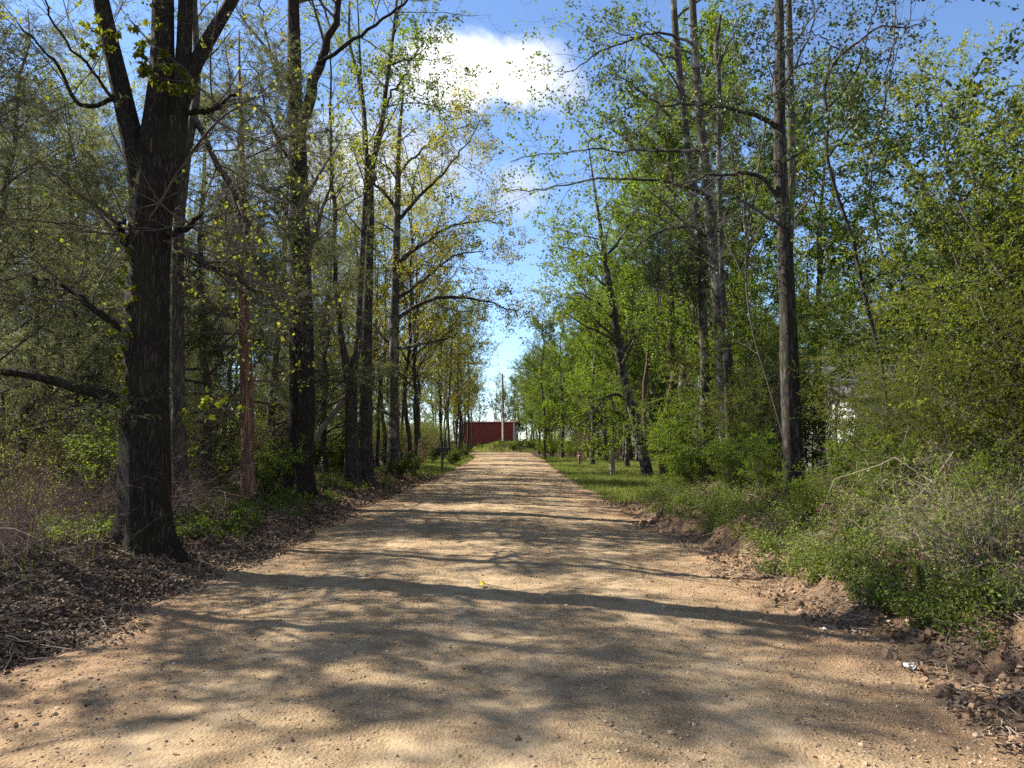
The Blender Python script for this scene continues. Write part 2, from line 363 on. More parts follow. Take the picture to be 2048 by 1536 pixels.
# ------------------------------------------------------------------ road
def roadmat():
    m, n, l = newmat('gravel_dirt')
    tc = N_(n, 'ShaderNodeTexCoord')
    def noise(sc_, det=6, ro=.6, src=None):
        q = N_(n, 'ShaderNodeTexNoise'); q.inputs['Scale'].default_value = sc_; q.inputs['Detail'].default_value = det; q.inputs['Roughness'].default_value = ro
        l.new(src or tc.outputs['Object'], q.inputs[0]); return q
    big = noise(.55, 5); mid = noise(3.5, 6, .65); fine = noise(45, 5, .7)
    base = ramp(n, [(.32, (.215, .148, .082)), (.52, (.295, .21, .12)), (.7, (.355, .265, .16))]); l.new(mid.outputs['Fac'], base.inputs[0])
    at_ = N_(n, 'ShaderNodeAttribute', attribute_name='edge')
    ad = N_(n, 'ShaderNodeMath', operation='MULTIPLY_ADD'); l.new(at_.outputs['Fac'], ad.inputs[0]); ad.inputs[1].default_value = .34; l.new(big.outputs['Fac'], ad.inputs[2])
    rr = ramp(n, [(.6, (0, 0, 0)), (.86, (.6, .6, .6))]); l.new(ad.outputs[0], rr.inputs[0])
    mx = N_(n, 'ShaderNodeMix', data_type='RGBA'); l.new(rr.outputs[0], mx.inputs[0]); l.new(base.outputs[0], mx.inputs[6]); mx.inputs[7].default_value = (.27, .16, .088, 1)
    # grit: dark specks and pale grains
    vo = N_(n, 'ShaderNodeTexVoronoi'); vo.inputs['Scale'].default_value = 55; l.new(tc.outputs['Object'], vo.inputs[0])
    sp = ramp(n, [(.0, (.45, .45, .45)), (.5, (1, 1, 1)), (1, (1.0, 1.0, 1.0))]); l.new(fine.outputs['Fac'], sp.inputs[0])
    sp2 = ramp(n, [(.12, (.55, .5, .45)), (.3, (1, 1, 1))]); l.new(vo.outputs['Color'], sp2.inputs[0])
    m2 = N_(n, 'ShaderNodeMix', data_type='RGBA', blend_type='MULTIPLY'); m2.inputs[0].default_value = .8; l.new(mx.outputs[2], m2.inputs[6]); l.new(sp.outputs[0], m2.inputs[7])
    m3 = N_(n, 'ShaderNodeMix', data_type='RGBA', blend_type='MULTIPLY'); m3.inputs[0].default_value = .55; l.new(m2.outputs[2], m3.inputs[6]); l.new(sp2.outputs[0], m3.inputs[7])
    p = N_(n, 'ShaderNodeBsdfPrincipled'); p.inputs['Roughness'].default_value = .95; p.inputs['Specular IOR Level'].default_value = .1
    tr = N_(n, 'ShaderNodeAttribute', attribute_name='track')
    tn = N_(n, 'ShaderNodeMath', operation='MULTIPLY', use_clamp=True); tq = N_(n, 'ShaderNodeMapRange'); tq.inputs[1].default_value = .35; tq.inputs[2].default_value = .6; l.new(mid.outputs['Fac'], tq.inputs[0]); l.new(tr.outputs['Fac'], tn.inputs[0]); l.new(tq.outputs[0], tn.inputs[1])
    m4 = N_(n, 'ShaderNodeMix', data_type='RGBA'); m5 = N_(n, 'ShaderNodeMath', operation='MULTIPLY'); l.new(tn.outputs[0], m5.inputs[0]); m5.inputs[1].default_value = .6
    l.new(m5.outputs[0], m4.inputs[0]); l.new(m3.outputs[2], m4.inputs[6]); m4.inputs[7].default_value = (.33, .245, .15, 1)
    l.new(m4.outputs[2], p.inputs['Base Color'])
    # tyre scratch lines along the road
    mp = N_(n, 'ShaderNodeMapping'); mp.inputs['Scale'].default_value = (38, .5, 1); l.new(tc.outputs['Object'], mp.inputs[0])
    ln = noise(1, 3, .5, mp.outputs[0])
    h1 = N_(n, 'ShaderNodeMath', operation='MULTIPLY_ADD'); l.new(fine.outputs['Fac'], h1.inputs[0]); h1.inputs[1].default_value = .8; l.new(mid.outputs['Fac'], h1.inputs[2])
    h2 = N_(n, 'ShaderNodeMath', operation='MULTIPLY_ADD'); l.new(ln.outputs['Fac'], h2.inputs[0]); h2.inputs[1].default_value = .25; l.new(h1.outputs[0], h2.inputs[2])
    h3 = N_(n, 'ShaderNodeMath', operation='MULTIPLY_ADD'); l.new(vo.outputs['Distance'], h3.inputs[0]); h3.inputs[1].default_value = -.35; l.new(h2.outputs[0], h3.inputs[2])
    bp = N_(n, 'ShaderNodeBump'); bp.inputs['Strength'].default_value = 1.0; bp.inputs['Distance'].default_value = .022
    st = N_(n, 'ShaderNodeMapRange'); st.inputs[3].default_value = 1; st.inputs[4].default_value = .45; l.new(tn.outputs[0], st.inputs[0]); l.new(st.outputs[0], bp.inputs['Strength'])
    l.new(h3.outputs[0], bp.inputs['Height']); l.new(bp.outputs[0], p.inputs['Normal'])
    o = N_(n, 'ShaderNodeOutputMaterial'); l.new(p.outputs[0], o.inputs[0]); return m

ry = spaced([-8, 0, 14, 30, 96], [.5, .05, .12, .35])
ru = np.linspace(-.05, 1.05, 121)
A, B = xl(ry)[:, None], xr(ry)[:, None]
X = A + (B - A) * ru[None, :]; Y = np.broadcast_to(ry[:, None], X.shape)
edge = np.abs(ru - .5) * 2
Z = H(X, Y) + .014 + .010 * wavy(X, Y, 4.5, 2) + .006 * wavy(X, Y, 17, 6, 4) + .018 * wavy(X * 1.0, Y * .22, 2.2, 8, 3)
Z = Z - np.where(edge[None, :] > 1.0, (edge[None, :] - 1.0) * .9, 0)
V = np.stack([X, Y, Z], -1).reshape(-1, 3); nr, nc = X.shape; ii = np.arange(nr * nc).reshape(nr, nc)
F = np.stack([ii[:-1, :-1], ii[:-1, 1:], ii[1:, 1:], ii[1:, :-1]], -1).reshape(-1, 4)
G = Geo(); G.add(V, F); me = G.mesh('road', [roadmat()], True)
def track(x, y):
    c = (xl(y) + xr(y)) / 2; t = 0
    for o_ in (-1.55, -.25, .25, 1.55): t = t + np.exp(-((x - c - o_ - .06 * np.sin(y * .35 + o_)) / .26) ** 2)
    return np.clip(t, 0, 1)
ta = me.attributes.new('track', 'FLOAT', 'POINT'); ta.data.foreach_set('value', track(X, Y).astype(np.float32).ravel())
ea = me.attributes.new('edge', 'FLOAT', 'POINT'); ea.data.foreach_set('value', np.broadcast_to(edge[None, :] ** 2, X.shape).astype(np.float32).ravel())
tag(obj('road', me), 'tan dirt and gravel road running straight to the red barn', None, None, 'structure')
def RZ(x, y): return H(x, y) + .014

# ------------------------------------------------------------------ gravel, litter
def scatter_y(n, a, b, g): return a * (b / a) ** g.random(n)
g = np.random.default_rng(21)
PHI = (1 + 5 ** .5) / 2
ico = nrm(np.array([(-1, PHI, 0), (1, PHI, 0), (-1, -PHI, 0), (1, -PHI, 0), (0, -1, PHI), (0, 1, PHI), (0, -1, -PHI), (0, 1, -PHI), (PHI, 0, -1), (PHI, 0, 1), (-PHI, 0, -1), (-PHI, 0, 1)], float))
icf = np.array([(0, 11, 5), (0, 5, 1), (0, 1, 7), (0, 7, 10), (0, 10, 11), (1, 5, 9), (5, 11, 4), (11, 10, 2), (10, 7, 6), (7, 1, 8), (3, 9, 4), (3, 4, 2), (3, 2, 6), (3, 6, 8), (3, 8, 9), (4, 9, 5), (2, 4, 11), (6, 2, 10), (8, 6, 7), (9, 8, 1)])
n = 20000
y = scatter_y(n, 2.2, 34, g); u = g.random(n)
u = np.where(g.random(n) < .35, np.where(g.random(n) < .4, g.beta(1, 7, n), 1 - g.beta(1, 6, n)), u)
x = xl(y) + (xr(y) - xl(y)) * u
k = g.random(n) > track(x, y) * .75; x, y, n = x[k], y[k], int(k.sum())
s = .0035 + .0065 * g.random(n) ** 3 + .012 * (g.random(n) < .03) * g.random(n) + .00022 * y
sh = s[:, None] * (0.7 + .6 * g.random((n, 3))) * np.array([1, 1, .75])
c = np.stack([x, y, RZ(x, y) + .010 * wavy(x, y, 4.5, 2) + .006 * wavy(x, y, 17, 6, 4) + .018 * wavy(x, y * .22, 2.2, 8, 3) + sh[:, 2] * .35], -1)
Vv = c[:, None, :] + ico[None] * sh[:, None, :] * (1 + .22 * g.normal(size=(n, 12, 1)))
G = Geo(); G.add(Vv, (icf[None] + 12 * np.arange(n)[:, None, None]).reshape(-1, 3))
tag(obj('gravel', G.mesh('gravel', [M['stone']])), 'loose brown pebbles and grit strewn over the dirt road', None, None, 'stuff')

def flatleaves(x, y, size, lift, g, upb=.65, asp=.33, curl=.25):
    n = len(x); a = g.random(n) * 6.283; ax = np.stack([np.cos(a), np.sin(a), g.normal(size=n) * .35], -1); ax = nrm(ax)
    up = nrm(g.normal(size=(n, 3)) * (1 - upb) + np.array([0, 0, upb])); sd = nrm(np.cross(ax, up)); nn = np.cross(sd, ax)
    sz = (size * (.5 + g.random(n)))[:, None]; b = np.stack([x, y, H(x, y) + lift], -1) - ax * sz / 2
    cu = curl * g.normal(size=(n, 1))
    V = np.stack([b, b + ax * sz * .3 + sd * sz * asp + nn * sz * cu, b + ax * sz * .7 + sd * sz * asp * .85 + nn * sz * cu * 1.2, b + ax * sz + nn * sz * .1,
                  b + ax * sz * .7 - sd * sz * asp * .85 + nn * sz * cu, b + ax * sz * .3 - sd * sz * asp + nn * sz * cu], 1)
    k = 6 * np.arange(n)[:, None]
    Fq = np.concatenate([np.array([[0, 1, 2, 3]]) + k, np.array([[0, 3, 4, 5]]) + k])
    return V.reshape(-1, 3), Fq
G = Geo(); g = np.random.default_rng(22)
n = 95000; y = scatter_y(n, 3.0, 34, g); d = g.gamma(1.5, 1.5, n) - .2; x = xl(y) - d
k = (wavy(x, y, 2.1, 15) + .6 * wavy(x, y, 8, 2) > -.35) | (g.random(n) < .3); x, y, n = x[k], y[k], int(k.sum())
G.add(*flatleaves(x, y, (.024 + .0016 * y), .005 + .024 * g.random(n), g, .75))
n = 12000; y = scatter_y(n, 3.0, 20, g); d = g.gamma(1.5, .7, n) - .35; x = xr(y) + d
k = (wavy(x, y, 2.3, 14) + .5 * wavy(x, y, 7, 3) > -.1) | (g.random(n) < .15); x, y, n = x[k], y[k], int(k.sum())
G.add(*flatleaves(x, y, .03 + .001 * y, .012 + .03 * g.random(n), g))
n = 700; y = scatter_y(n, 2.4, 10, g); u = np.where(g.random(n) < .5, g.beta(1, 6, n), 1 - g.beta(1, 5, n)); x = xl(y) + (xr(y) - xl(y)) * u
G.add(*flatleaves(x, y, .026, .026 + .006 * g.random(n), g, .85))
tag(obj('leaf_litter', G.mesh('leaf_litter', [M['dead_leaf']])), 'brown dead leaves lying on both road banks and under the trees', None, None, 'stuff')

# twigs and straw fallen along the banks
G = Geo(); g = np.random.default_rng(23)
def sticks(n, x, y, L, r):
    a = g.random(n) * 6.283; K = 4; s = np.linspace(-.5, .5, K)
    d = np.stack([np.cos(a), np.sin(a), g.normal(size=n) * .12], -1); L = L * (.4 + 1.2 * g.random(n))
    P = np.stack([x, y, H(x, y) + .03], -1)[:, None, :] + d[:, None, :] * (L[:, None] * s)[..., None] + g.normal(size=(n, K, 3)) * (L * .05)[:, None, None]
    P[..., 2] = np.maximum(P[..., 2], H(P[..., 0], P[..., 1]) + .012)
    G.add(*tubes(P, np.full((n, K), r) * (.5 + g.random((n, 1))), 4))
n = 800; y = scatter_y(n, 3, 30, g); sticks(n, xl(y) - g.gamma(1.5, 1.2, n), y, .28, .0035)
n = 1500; y = scatter_y(n, 3, 18, g); sticks(n, xr(y) + g.gamma(1.6, .8, n) - .25, y, .26, .003)
n = 500; y = scatter_y(n, 2.4, 12, g); u = g.random(n); sticks(n, xl(y) + (xr(y) - xl(y)) * u, y, .07, .0018)
tag(obj('fallen_twig_debris', G.mesh('debris', [M['dead_twig']])), 'thin dry sticks and straw scattered along the road banks', None, None, 'stuff')

# dirt clods along the right bank foot
g = np.random.default_rng(24); n = 900; y = scatter_y(n, 3.2, 19, g); x = xr(y) + g.gamma(2, .28, n) - .35
s = .012 + .035 * g.random(n) ** 2.5; sh = s[:, None] * (.7 + .6 * g.random((n, 3)))
c = np.stack([x, y, H(x, y) + s * .4], -1); Vv = c[:, None, :] + ico[None] * sh[:, None, :] * (1 + .25 * g.normal(size=(n, 12, 1)))
G = Geo(); G.add(Vv, (icf[None] + 12 * np.arange(n)[:, None, None]).reshape(-1, 3))
M['clod'] = plain('clod', (.2, .12, .07), .95, island=True, cols=[(.10, .06, .037), (.2, .12, .07), (.28, .18, .105)])
tag(obj('dirt_clods', G.mesh('clods', [M['clod']])), 'crumbled clods of brown dirt along the foot of the right bank', None, None, 'stuff')

# ------------------------------------------------------------------ grass and weeds
g = np.random.default_rng(31); G = Geo()
def blades(x, y, hgt, wd, g):
    n = len(x); a = g.random(n) * 6.283; b = np.stack([x, y, H(x, y) - .01], -1); sd = np.stack([np.cos(a), np.sin(a), 0 * a], -1)
    ln = np.stack([-np.sin(a), np.cos(a), 0 * a], -1) * (g.normal(size=n) * .35)[:, None]; h = (hgt * (.4 + .9 * g.random(n)))[:, None]
    up = np.array([0, 0, 1.0]); w = wd[:, None] if hasattr(wd, '__len__') else wd
    V = np.stack([b - sd * w, b + sd * w, b + (up + ln * .5) * h * .55 + sd * w * .7, b + (up * .95 + ln * 1.3) * h, b + (up + ln * .5) * h * .55 - sd * w * .7], 1)
    k = 5 * np.arange(n)[:, None]
    return V.reshape(-1, 3), np.array([[0, 1, 2, 4]]) + k, np.array([[4, 2, 3]]) + k
def addgrass(x, y, h, w):
    V, q, t = blades(x, y, h, w, g); n0 = G.n; G.add(V, q); G.f.append((t + n0, 0))
n = 150000; y = scatter_y(n, 17.8, 75, g); x = np.where(g.random(n) < .8, xr(y) + (10 + .1 * y) * g.random(n) ** 1.2 - .1, xl(y) - 4 * g.random(n))
k = g.random(n) < grassmask(x, y); x, y = x[k], y[k]
addgrass(x, y, .13 + .07 * wavy(x, y, .9, 3), .004 + .00016 * y)
n = 9000; x = -7 + 16 * g.random(n); y = 92 + 12 * g.random(n); k = g.random(n) < grassmask(x, y); addgrass(x[k], y[k], .45, .03)
n = 900; y = scatter_y(n, 5, 19, g); x = xr(y) + .5 + g.gamma(2, .4, n); addgrass(x, y, .26, .0025)
n = 2500; y = scatter_y(n, 7, 30, g); x = xl(y) - .8 - g.gamma(2, .8, n); addgrass(x, y, .16, .004)
tag(obj('grass', G.mesh('grass', [M['grass_blade']])), 'green grass of the roadside clearing and the verges', None, None, 'stuff')

def weedmesh(n, fx, g, hmin, hmax, leaf, per, mat, stems=4):
    x, y = fx(n); k = len(x)
    P = np.zeros((k * stems, 6, 3)); b = np.stack([x, y, H(x, y) - .02], -1); b = np.repeat(b, stems, 0)
    N = len(b); d = nrm(np.stack([g.normal(size=N) * .55, g.normal(size=N) * .55, np.ones(N)], -1)); h = hmin + (hmax - hmin) * g.random(N)
    s = np.linspace(0, 1, 6); bend = g.normal(size=(N, 3)) * .35; bend[:, 2] = -.15
    P = b[:, None, :] + d[:, None, :] * (h[:, None] * s)[..., None] + bend[:, None, :] * (h[:, None] * s ** 2)[..., None]
    G = Geo(); G.add(*tubes(P, np.full((N, 1), .0022) * (1.2 - s)[None], 3), 1)
    G.add(*leafs(P, per, leaf, g, .1, .02, .55, .42, along=.35), 0)
    return G.mesh('weeds', [mat, M['twig']])
g = np.random.default_rng(32)
def rb(n):
    y = scatter_y(n, 5.2, 17.5, g); x = xr(y) + .18 + np.minimum(g.gamma(1.8, .45, n), 1.9)
    k = (wavy(x, y, 1.1, 3) > -.05) | (g.random(n) < .22); return x[k], y[k]
tag(obj('weeds', weedmesh(1700, rb, g, .12, .5, .026, 18, M['weed_leaf'])), 'fresh green weeds covering the sunny right bank', None, None, 'stuff')
def lb(n):
    y = scatter_y(n, 8, 40, g); x = xl(y) - .5 - g.gamma(1.6, 1.5, n); k = (wavy(x, y, .8, 12) > .0); return x[k], y[k]
tag(obj('ground_cover', weedmesh(2000, lb, g, .08, .34, .045, 9, M['green_leaf'])), 'low patchy green ground cover under the left hand trees', None, None, 'stuff')

# ------------------------------------------------------------------ tree kinds
def trunkpath(h, g, K=16, wob=.006, lean=0.):
    s = np.linspace(0, 1, K); P = np.zeros((K, 3)); P[:, 2] = s * h - .15
    w = np.cumsum(g.normal(size=(K, 2)) * wob * h, 0); w -= w[0]; P[:, :2] = w; P[:, 0] += lean * h * s ** 1.5
    return P

def flare(r, K, f=.55):
    s = np.linspace(0, 1, K); return r * ((1 - s) ** .75 * .95 + .05) * (1 + f * np.exp(-s * 26))

def deciduous(name, h, r, g, bark, leaf, nb=24, t0=.3, L=.30, ns=7, nt=6, nl=12, ls=.075, up=.35, droop=.0, limb_ang=50, twigK=4, upb=.4, keep=1.0, lean=0., side=None):
    P = trunkpath(h, g, lean=lean); Rr = flare(r, len(P))
    G = Geo(); G.add(*tubes(P, Rr, 12))
    lf = lambda t: .45 + 1.0 * np.sin(math.pi * np.clip((t - t0) / (1 - t0) * .85 + .15, 0, 1)) * .75
    P1, R1 = branch(P[None], Rr[None], nb, t0, .98, limb_ang, L * h, up, .3, 9, g, .5, lf, .3, side=side)
    G.add(*tubes(P1, R1, 6)); trunk = G.mesh(name + '_trunk', [bark], True)
    C = Geo()
    P2, R2 = branch(P1, R1, ns, .25, 1, 45, L * h * .38, up * .6, .35, 6, g, .55, None, .2)
    P3, R3 = branch(P2, R2, nt, .15, 1, 45, L * h * .15, .1, .4, twigK, g, .6, None, 0, .0025)
    C.add(*tubes(P2, R2, 4)); C.add(*tubes(P3, R3, 3))
    if nl:
        Q = P3[g.random(len(P3)) < keep]
        C.add(*leafs(Q, nl, ls, g, .2, ls * .55, upb, .42, along=.3, droop=droop), 1)
    return trunk, C.mesh(name + '_crown', [M['twig'], leaf], 'wood')

def cedar(name, h, r, g, nb=46, t0=.12, L=.24, dens=18, bark=None):
    P = trunkpath(h, g, wob=.006); Rr = flare(r, len(P), .4)
    G = Geo(); G.add(*tubes(P, Rr, 12))
    lf = lambda t: (1 - t) ** .6 * 1.1 + .15
    P1, R1 = branch(P[None], Rr[None], nb, t0, .99, 75, L * h, .15, .3, 8, g, .35, lf, .2)
    G.add(*tubes(P1, R1, 5)); trunk = G.mesh(name + '_trunk', [bark or M['brown_bark']], True)
    C = Geo()
    P2, R2 = branch(P1, R1, 10, .3, 1, 42, L * h * .33, -.15, .3, 5, g, .55, None, .5)
    P3, R3 = branch(P2, R2, 7, .1, 1, 40, L * h * .13, -.35, .35, 4, g, .6, None, 0, .0018)
    C.add(*tubes(P2, R2, 4)); C.add(*tubes(P3, R3, 3))
    C.add(*leafs(P3, dens, .075, g, .0, .024, .3, .09, shape='needle', along=.55, droop=.25), 1)
    return trunk, C.mesh(name + '_crown', [M['twig'], M['cedar_leaf']], 'wood')

def pine(name, h, r, g):
    P = trunkpath(h, g, wob=.006); Rr = flare(r, len(P), .3)
    G = Geo(); G.add(*tubes(P, Rr, 12))
    lf = lambda t: (1.15 - t) * 1.6
    P1, R1 = branch(P[None], Rr[None], 34, .5, .99, 70, .17 * h, .3, .25, 8, g, .4, lf, .2)
    G.add(*tubes(P1, R1, 5)); trunk = G.mesh(name + '_trunk', [M['pine_bark']], True)
    C = Geo(); P2, R2 = branch(P1, R1, 9, .3, 1, 45, .05 * h, .35, .3, 5, g, .55)
    C.add(*tubes(P2, R2, 4)); C.add(*leafs(P2, 60, .17, g, .35, .02, .2, .035, shape='needle', along=.45), 1)
    return trunk, C.mesh(name + '_crown', [M['twig'], M['pine_leaf']], 'wood')

def shrub(name, h, g, leaf, stems=12, nb=12, nt=8, nl=20, ls=.038, spread=.45, asp=.3, bark='twig', r=.016, upb=.75):
    s = np.linspace(0, 1, 10); a = g.random(stems) * 6.283; q = .25 + .75 * g.random(stems)
    out = np.stack([np.cos(a), np.sin(a), 0 * a], -1) * q[:, None]; hh = h * (.6 + .4 * g.random(stems))
    P = out[:, None, :] * .12 + out[:, None, :] * (spread * h * s ** 1.7)[None, :, None]
    P[..., 2] = hh[:, None] * (s - .13 * s ** 2.5)[None] - .08; P[..., :2] += np.cumsum(g.normal(size=(stems, 10, 2)) * .02 * h * .5, 1)
    Rr = (r * (.6 + .8 * g.random(stems)))[:, None] * (1.05 - s)[None]
    G = Geo(); G.add(*tubes(P, Rr, 6)); st = G.mesh(name + '_stems', [M[bark]], True)
    C = Geo(); P1, R1 = branch(P, Rr, nb, .15, 1, 55, .24 * h, .15, .35, 7, g, .5, lambda t: 1.15 - .5 * t, .4)
    P2, R2 = branch(P1, R1, nt, .15, 1, 48, .075 * h, -.05, .3, 5, g, .6, None, .6, .0016)
    C.add(*tubes(P1, R1, 4)); C.add(*tubes(P2, R2, 3))
    if nl: C.add(*leafs(P2, nl, ls, g, .0, .006, upb, asp, along=.45), 1)
    return st, C.mesh(name + '_foliage', [M[bark], leaf or M['green_leaf']], 'wood')

def bramble(name, g, n=60, L=1.6, mat='dead_twig', leaf=0):
    a = g.random(n) * 6.283; rr = .5 * g.random(n) ** .5
    b = np.stack([np.cos(a) * rr, np.sin(a) * rr, 0 * a - .05], -1); K = 9; s = np.linspace(0, 1, K); az = g.random(n) * 6.283
    el = .55 + .9 * g.random(n); ln = L * (.35 + .8 * g.random(n))
    d = np.stack([np.cos(az) * np.cos(el), np.sin(az) * np.cos(el), np.sin(el)], -1)
    w = np.cumsum(g.normal(size=(n, K, 3)) * .055, 1)
    P = b[:, None] + (d[:, None] * s[None, :, None] + np.array([0, 0, -.55]) * (s ** 2.3)[None, :, None] + w * s[None, :, None]) * ln[:, None, None]
    Rr = (.0045 * (.5 + g.random(n)))[:, None] * (1.1 - s)[None]
    G = Geo(); G.add(*tubes(P, Rr, 4)); P1, R1 = branch(P, Rr, 7, .2, 1, 50, .28 * L, -.05, .5, 6, g, .6, None, 0, .0014); G.add(*tubes(P1, R1, 3))
    P2, R2 = branch(P1, R1, 4, .2, 1, 50, .1 * L, -.05, .5, 4, g, .6, None, 0, .001); G.add(*tubes(P2, R2, 3))
    if leaf: G.add(*leafs(P2[::2], leaf, .035, g, .2, .01, .5, .35), 1)
    return G.mesh(name, [M[mat], M['weed_leaf']])

def proto(name, label, cat, meshes, parts, loc=(0, 0, -500)):
    t = thing(name, label, cat, loc)
    for mname, me in zip(parts, meshes): obj(mname, me, t)
    return t

KIND = {}
gg = lambda s: np.random.default_rng(s)
KIND['young'] = [(deciduous('young%d' % i, 15, .13, gg(100 + i), M['dark_bark'], M[lm], 22, .28, .20, 7, 6, 15, .075)) for i, lm in enumerate(['young_leaf', 'gold_leaf', 'young_leaf'])]
KIND['green'] = [(deciduous('green%d' % i, 14, .15, gg(110 + i), M['grey_bark'], M[lm], 26, .2, .22, 8, 7, 20, .09)) for i, lm in enumerate(['green_leaf', 'bright_leaf', 'green_leaf'])]
KIND['bare'] = [(deciduous('bare%d' % i, 14, .11, gg(120 + i), M['dark_bark'], M['young_leaf'], 22, .3, .22, 7, 6, 4, .05, keep=.35)) for i in range(3)]
KIND['cedar'] = [cedar('cedar%d' % i, 10.5, .12, gg(130 + i)) for i in range(3)]
KIND['pine'] = [pine('pine%d' % i, 17, .17, gg(140 + i)) for i in range(2)]
KIND['privet'] = [shrub('privet%d' % i, 5.0, gg(150 + i), M['privet_leaf'] if i != 1 else M['bright_leaf'], 13, 14, 9, 26, .034, .34, .3, 'twig', .02) for i in range(3)]
KIND['brightshrub'] = [shrub('brights%d' % i, 2.8, gg(160 + i), M['bright_leaf'], 12, 11, 7, 18, .036, .42, .32, 'twig', .012) for i in range(2)]
KIND['shrub'] = [shrub('shrub%d' % i, 1.5, gg(170 + i), M[lm], 11, 9, 6, 12, .042, .5, .36, 'twig', .008) for i, lm in enumerate(['green_leaf', 'green_leaf', 'dark_leaf'])]
KIND['thicket'] = [shrub('thick%d' % i, 2.6, gg(180 + i), M['young_leaf'], 22, 9, 6, 2, .035, .35, .36, 'red_twig', .009) for i in range(2)]
KIND['evergreen'] = [shrub('evergr%d' % i, 6.0, gg(190 + i), M['dark_leaf'], 8, 16, 9, 22, .05, .22, .3, 'twig', .022, .5) for i in range(2)]
BR = [bramble('bramble%d' % i, gg(200 + i), 60, 1.5, mt, lf) for i, (mt, lf) in enumerate([('dead_twig', 0), ('red_twig', 0), ('dead_twig', 3)])]

PARTS = {'young': ('trunk', 'crown'), 'green': ('trunk', 'crown'), 'bare': ('trunk', 'crown'), 'cedar': ('trunk', 'crown'), 'pine': ('trunk', 'crown'),
         'privet': ('stems', 'foliage'), 'brightshrub': ('stems', 'foliage'), 'shrub': ('stems', 'foliage'), 'thicket': ('stems', 'foliage'), 'evergreen': ('stems', 'foliage')}
NAMES = {'young': ('young_tree', 'tree'), 'green': ('leafy_tree', 'tree'), 'bare': ('bare_tree', 'tree'), 'cedar': ('cedar_tree', 'cedar'), 'pine': ('pine_tree', 'pine'),
         'privet': ('privet_shrub', 'shrub'), 'brightshrub': ('bright_shrub', 'shrub'), 'shrub': ('forest_shrub', 'shrub'), 'thicket': ('twiggy_thicket', 'thicket'), 'evergreen': ('evergreen_shrub', 'shrub')}
FIRST = {}
def put(kind, x, y, sc_, label, group=None, rz=None, var=None, g=rng):
    i = int(g.integers(len(KIND[kind]))) if var is None else var
    rz = g.random() * 6.283 if rz is None else rz
    z = float(H(x, y)); s = (sc_, sc_, sc_) if np.isscalar(sc_) else sc_
    if (kind, i) not in FIRST:
        t = thing(NAMES[kind][0], label, NAMES[kind][1], (x, y, z), rz, group, s); FIRST[(kind, i)] = t
        for nm, me in zip(PARTS[kind], KIND[kind][i]): obj(nm, me, t)
        return t
    t = dup(FIRST[(kind, i)], (x, y, z), rz, s, label, group or '', None)
    if not group: del t['group']
    return t

# ------------------------------------------------------------------ trees traced from the photograph, each at its own distance
def path(pts, Yd, K=None, sink=0.):
    p = spline(pts, K or max(8, 5 * len(pts)))
    P = np.array([at(a[0], a[1], Yd + (a[3] if p.shape[1] > 3 else 0)) for a in p])
    c = Yd / np.linalg.norm(P - np.array([0, 0, CAMZ]), axis=1)
    return P, np.maximum(p[:, 2], .4) / 2 / FPX * Yd * c ** 1.2

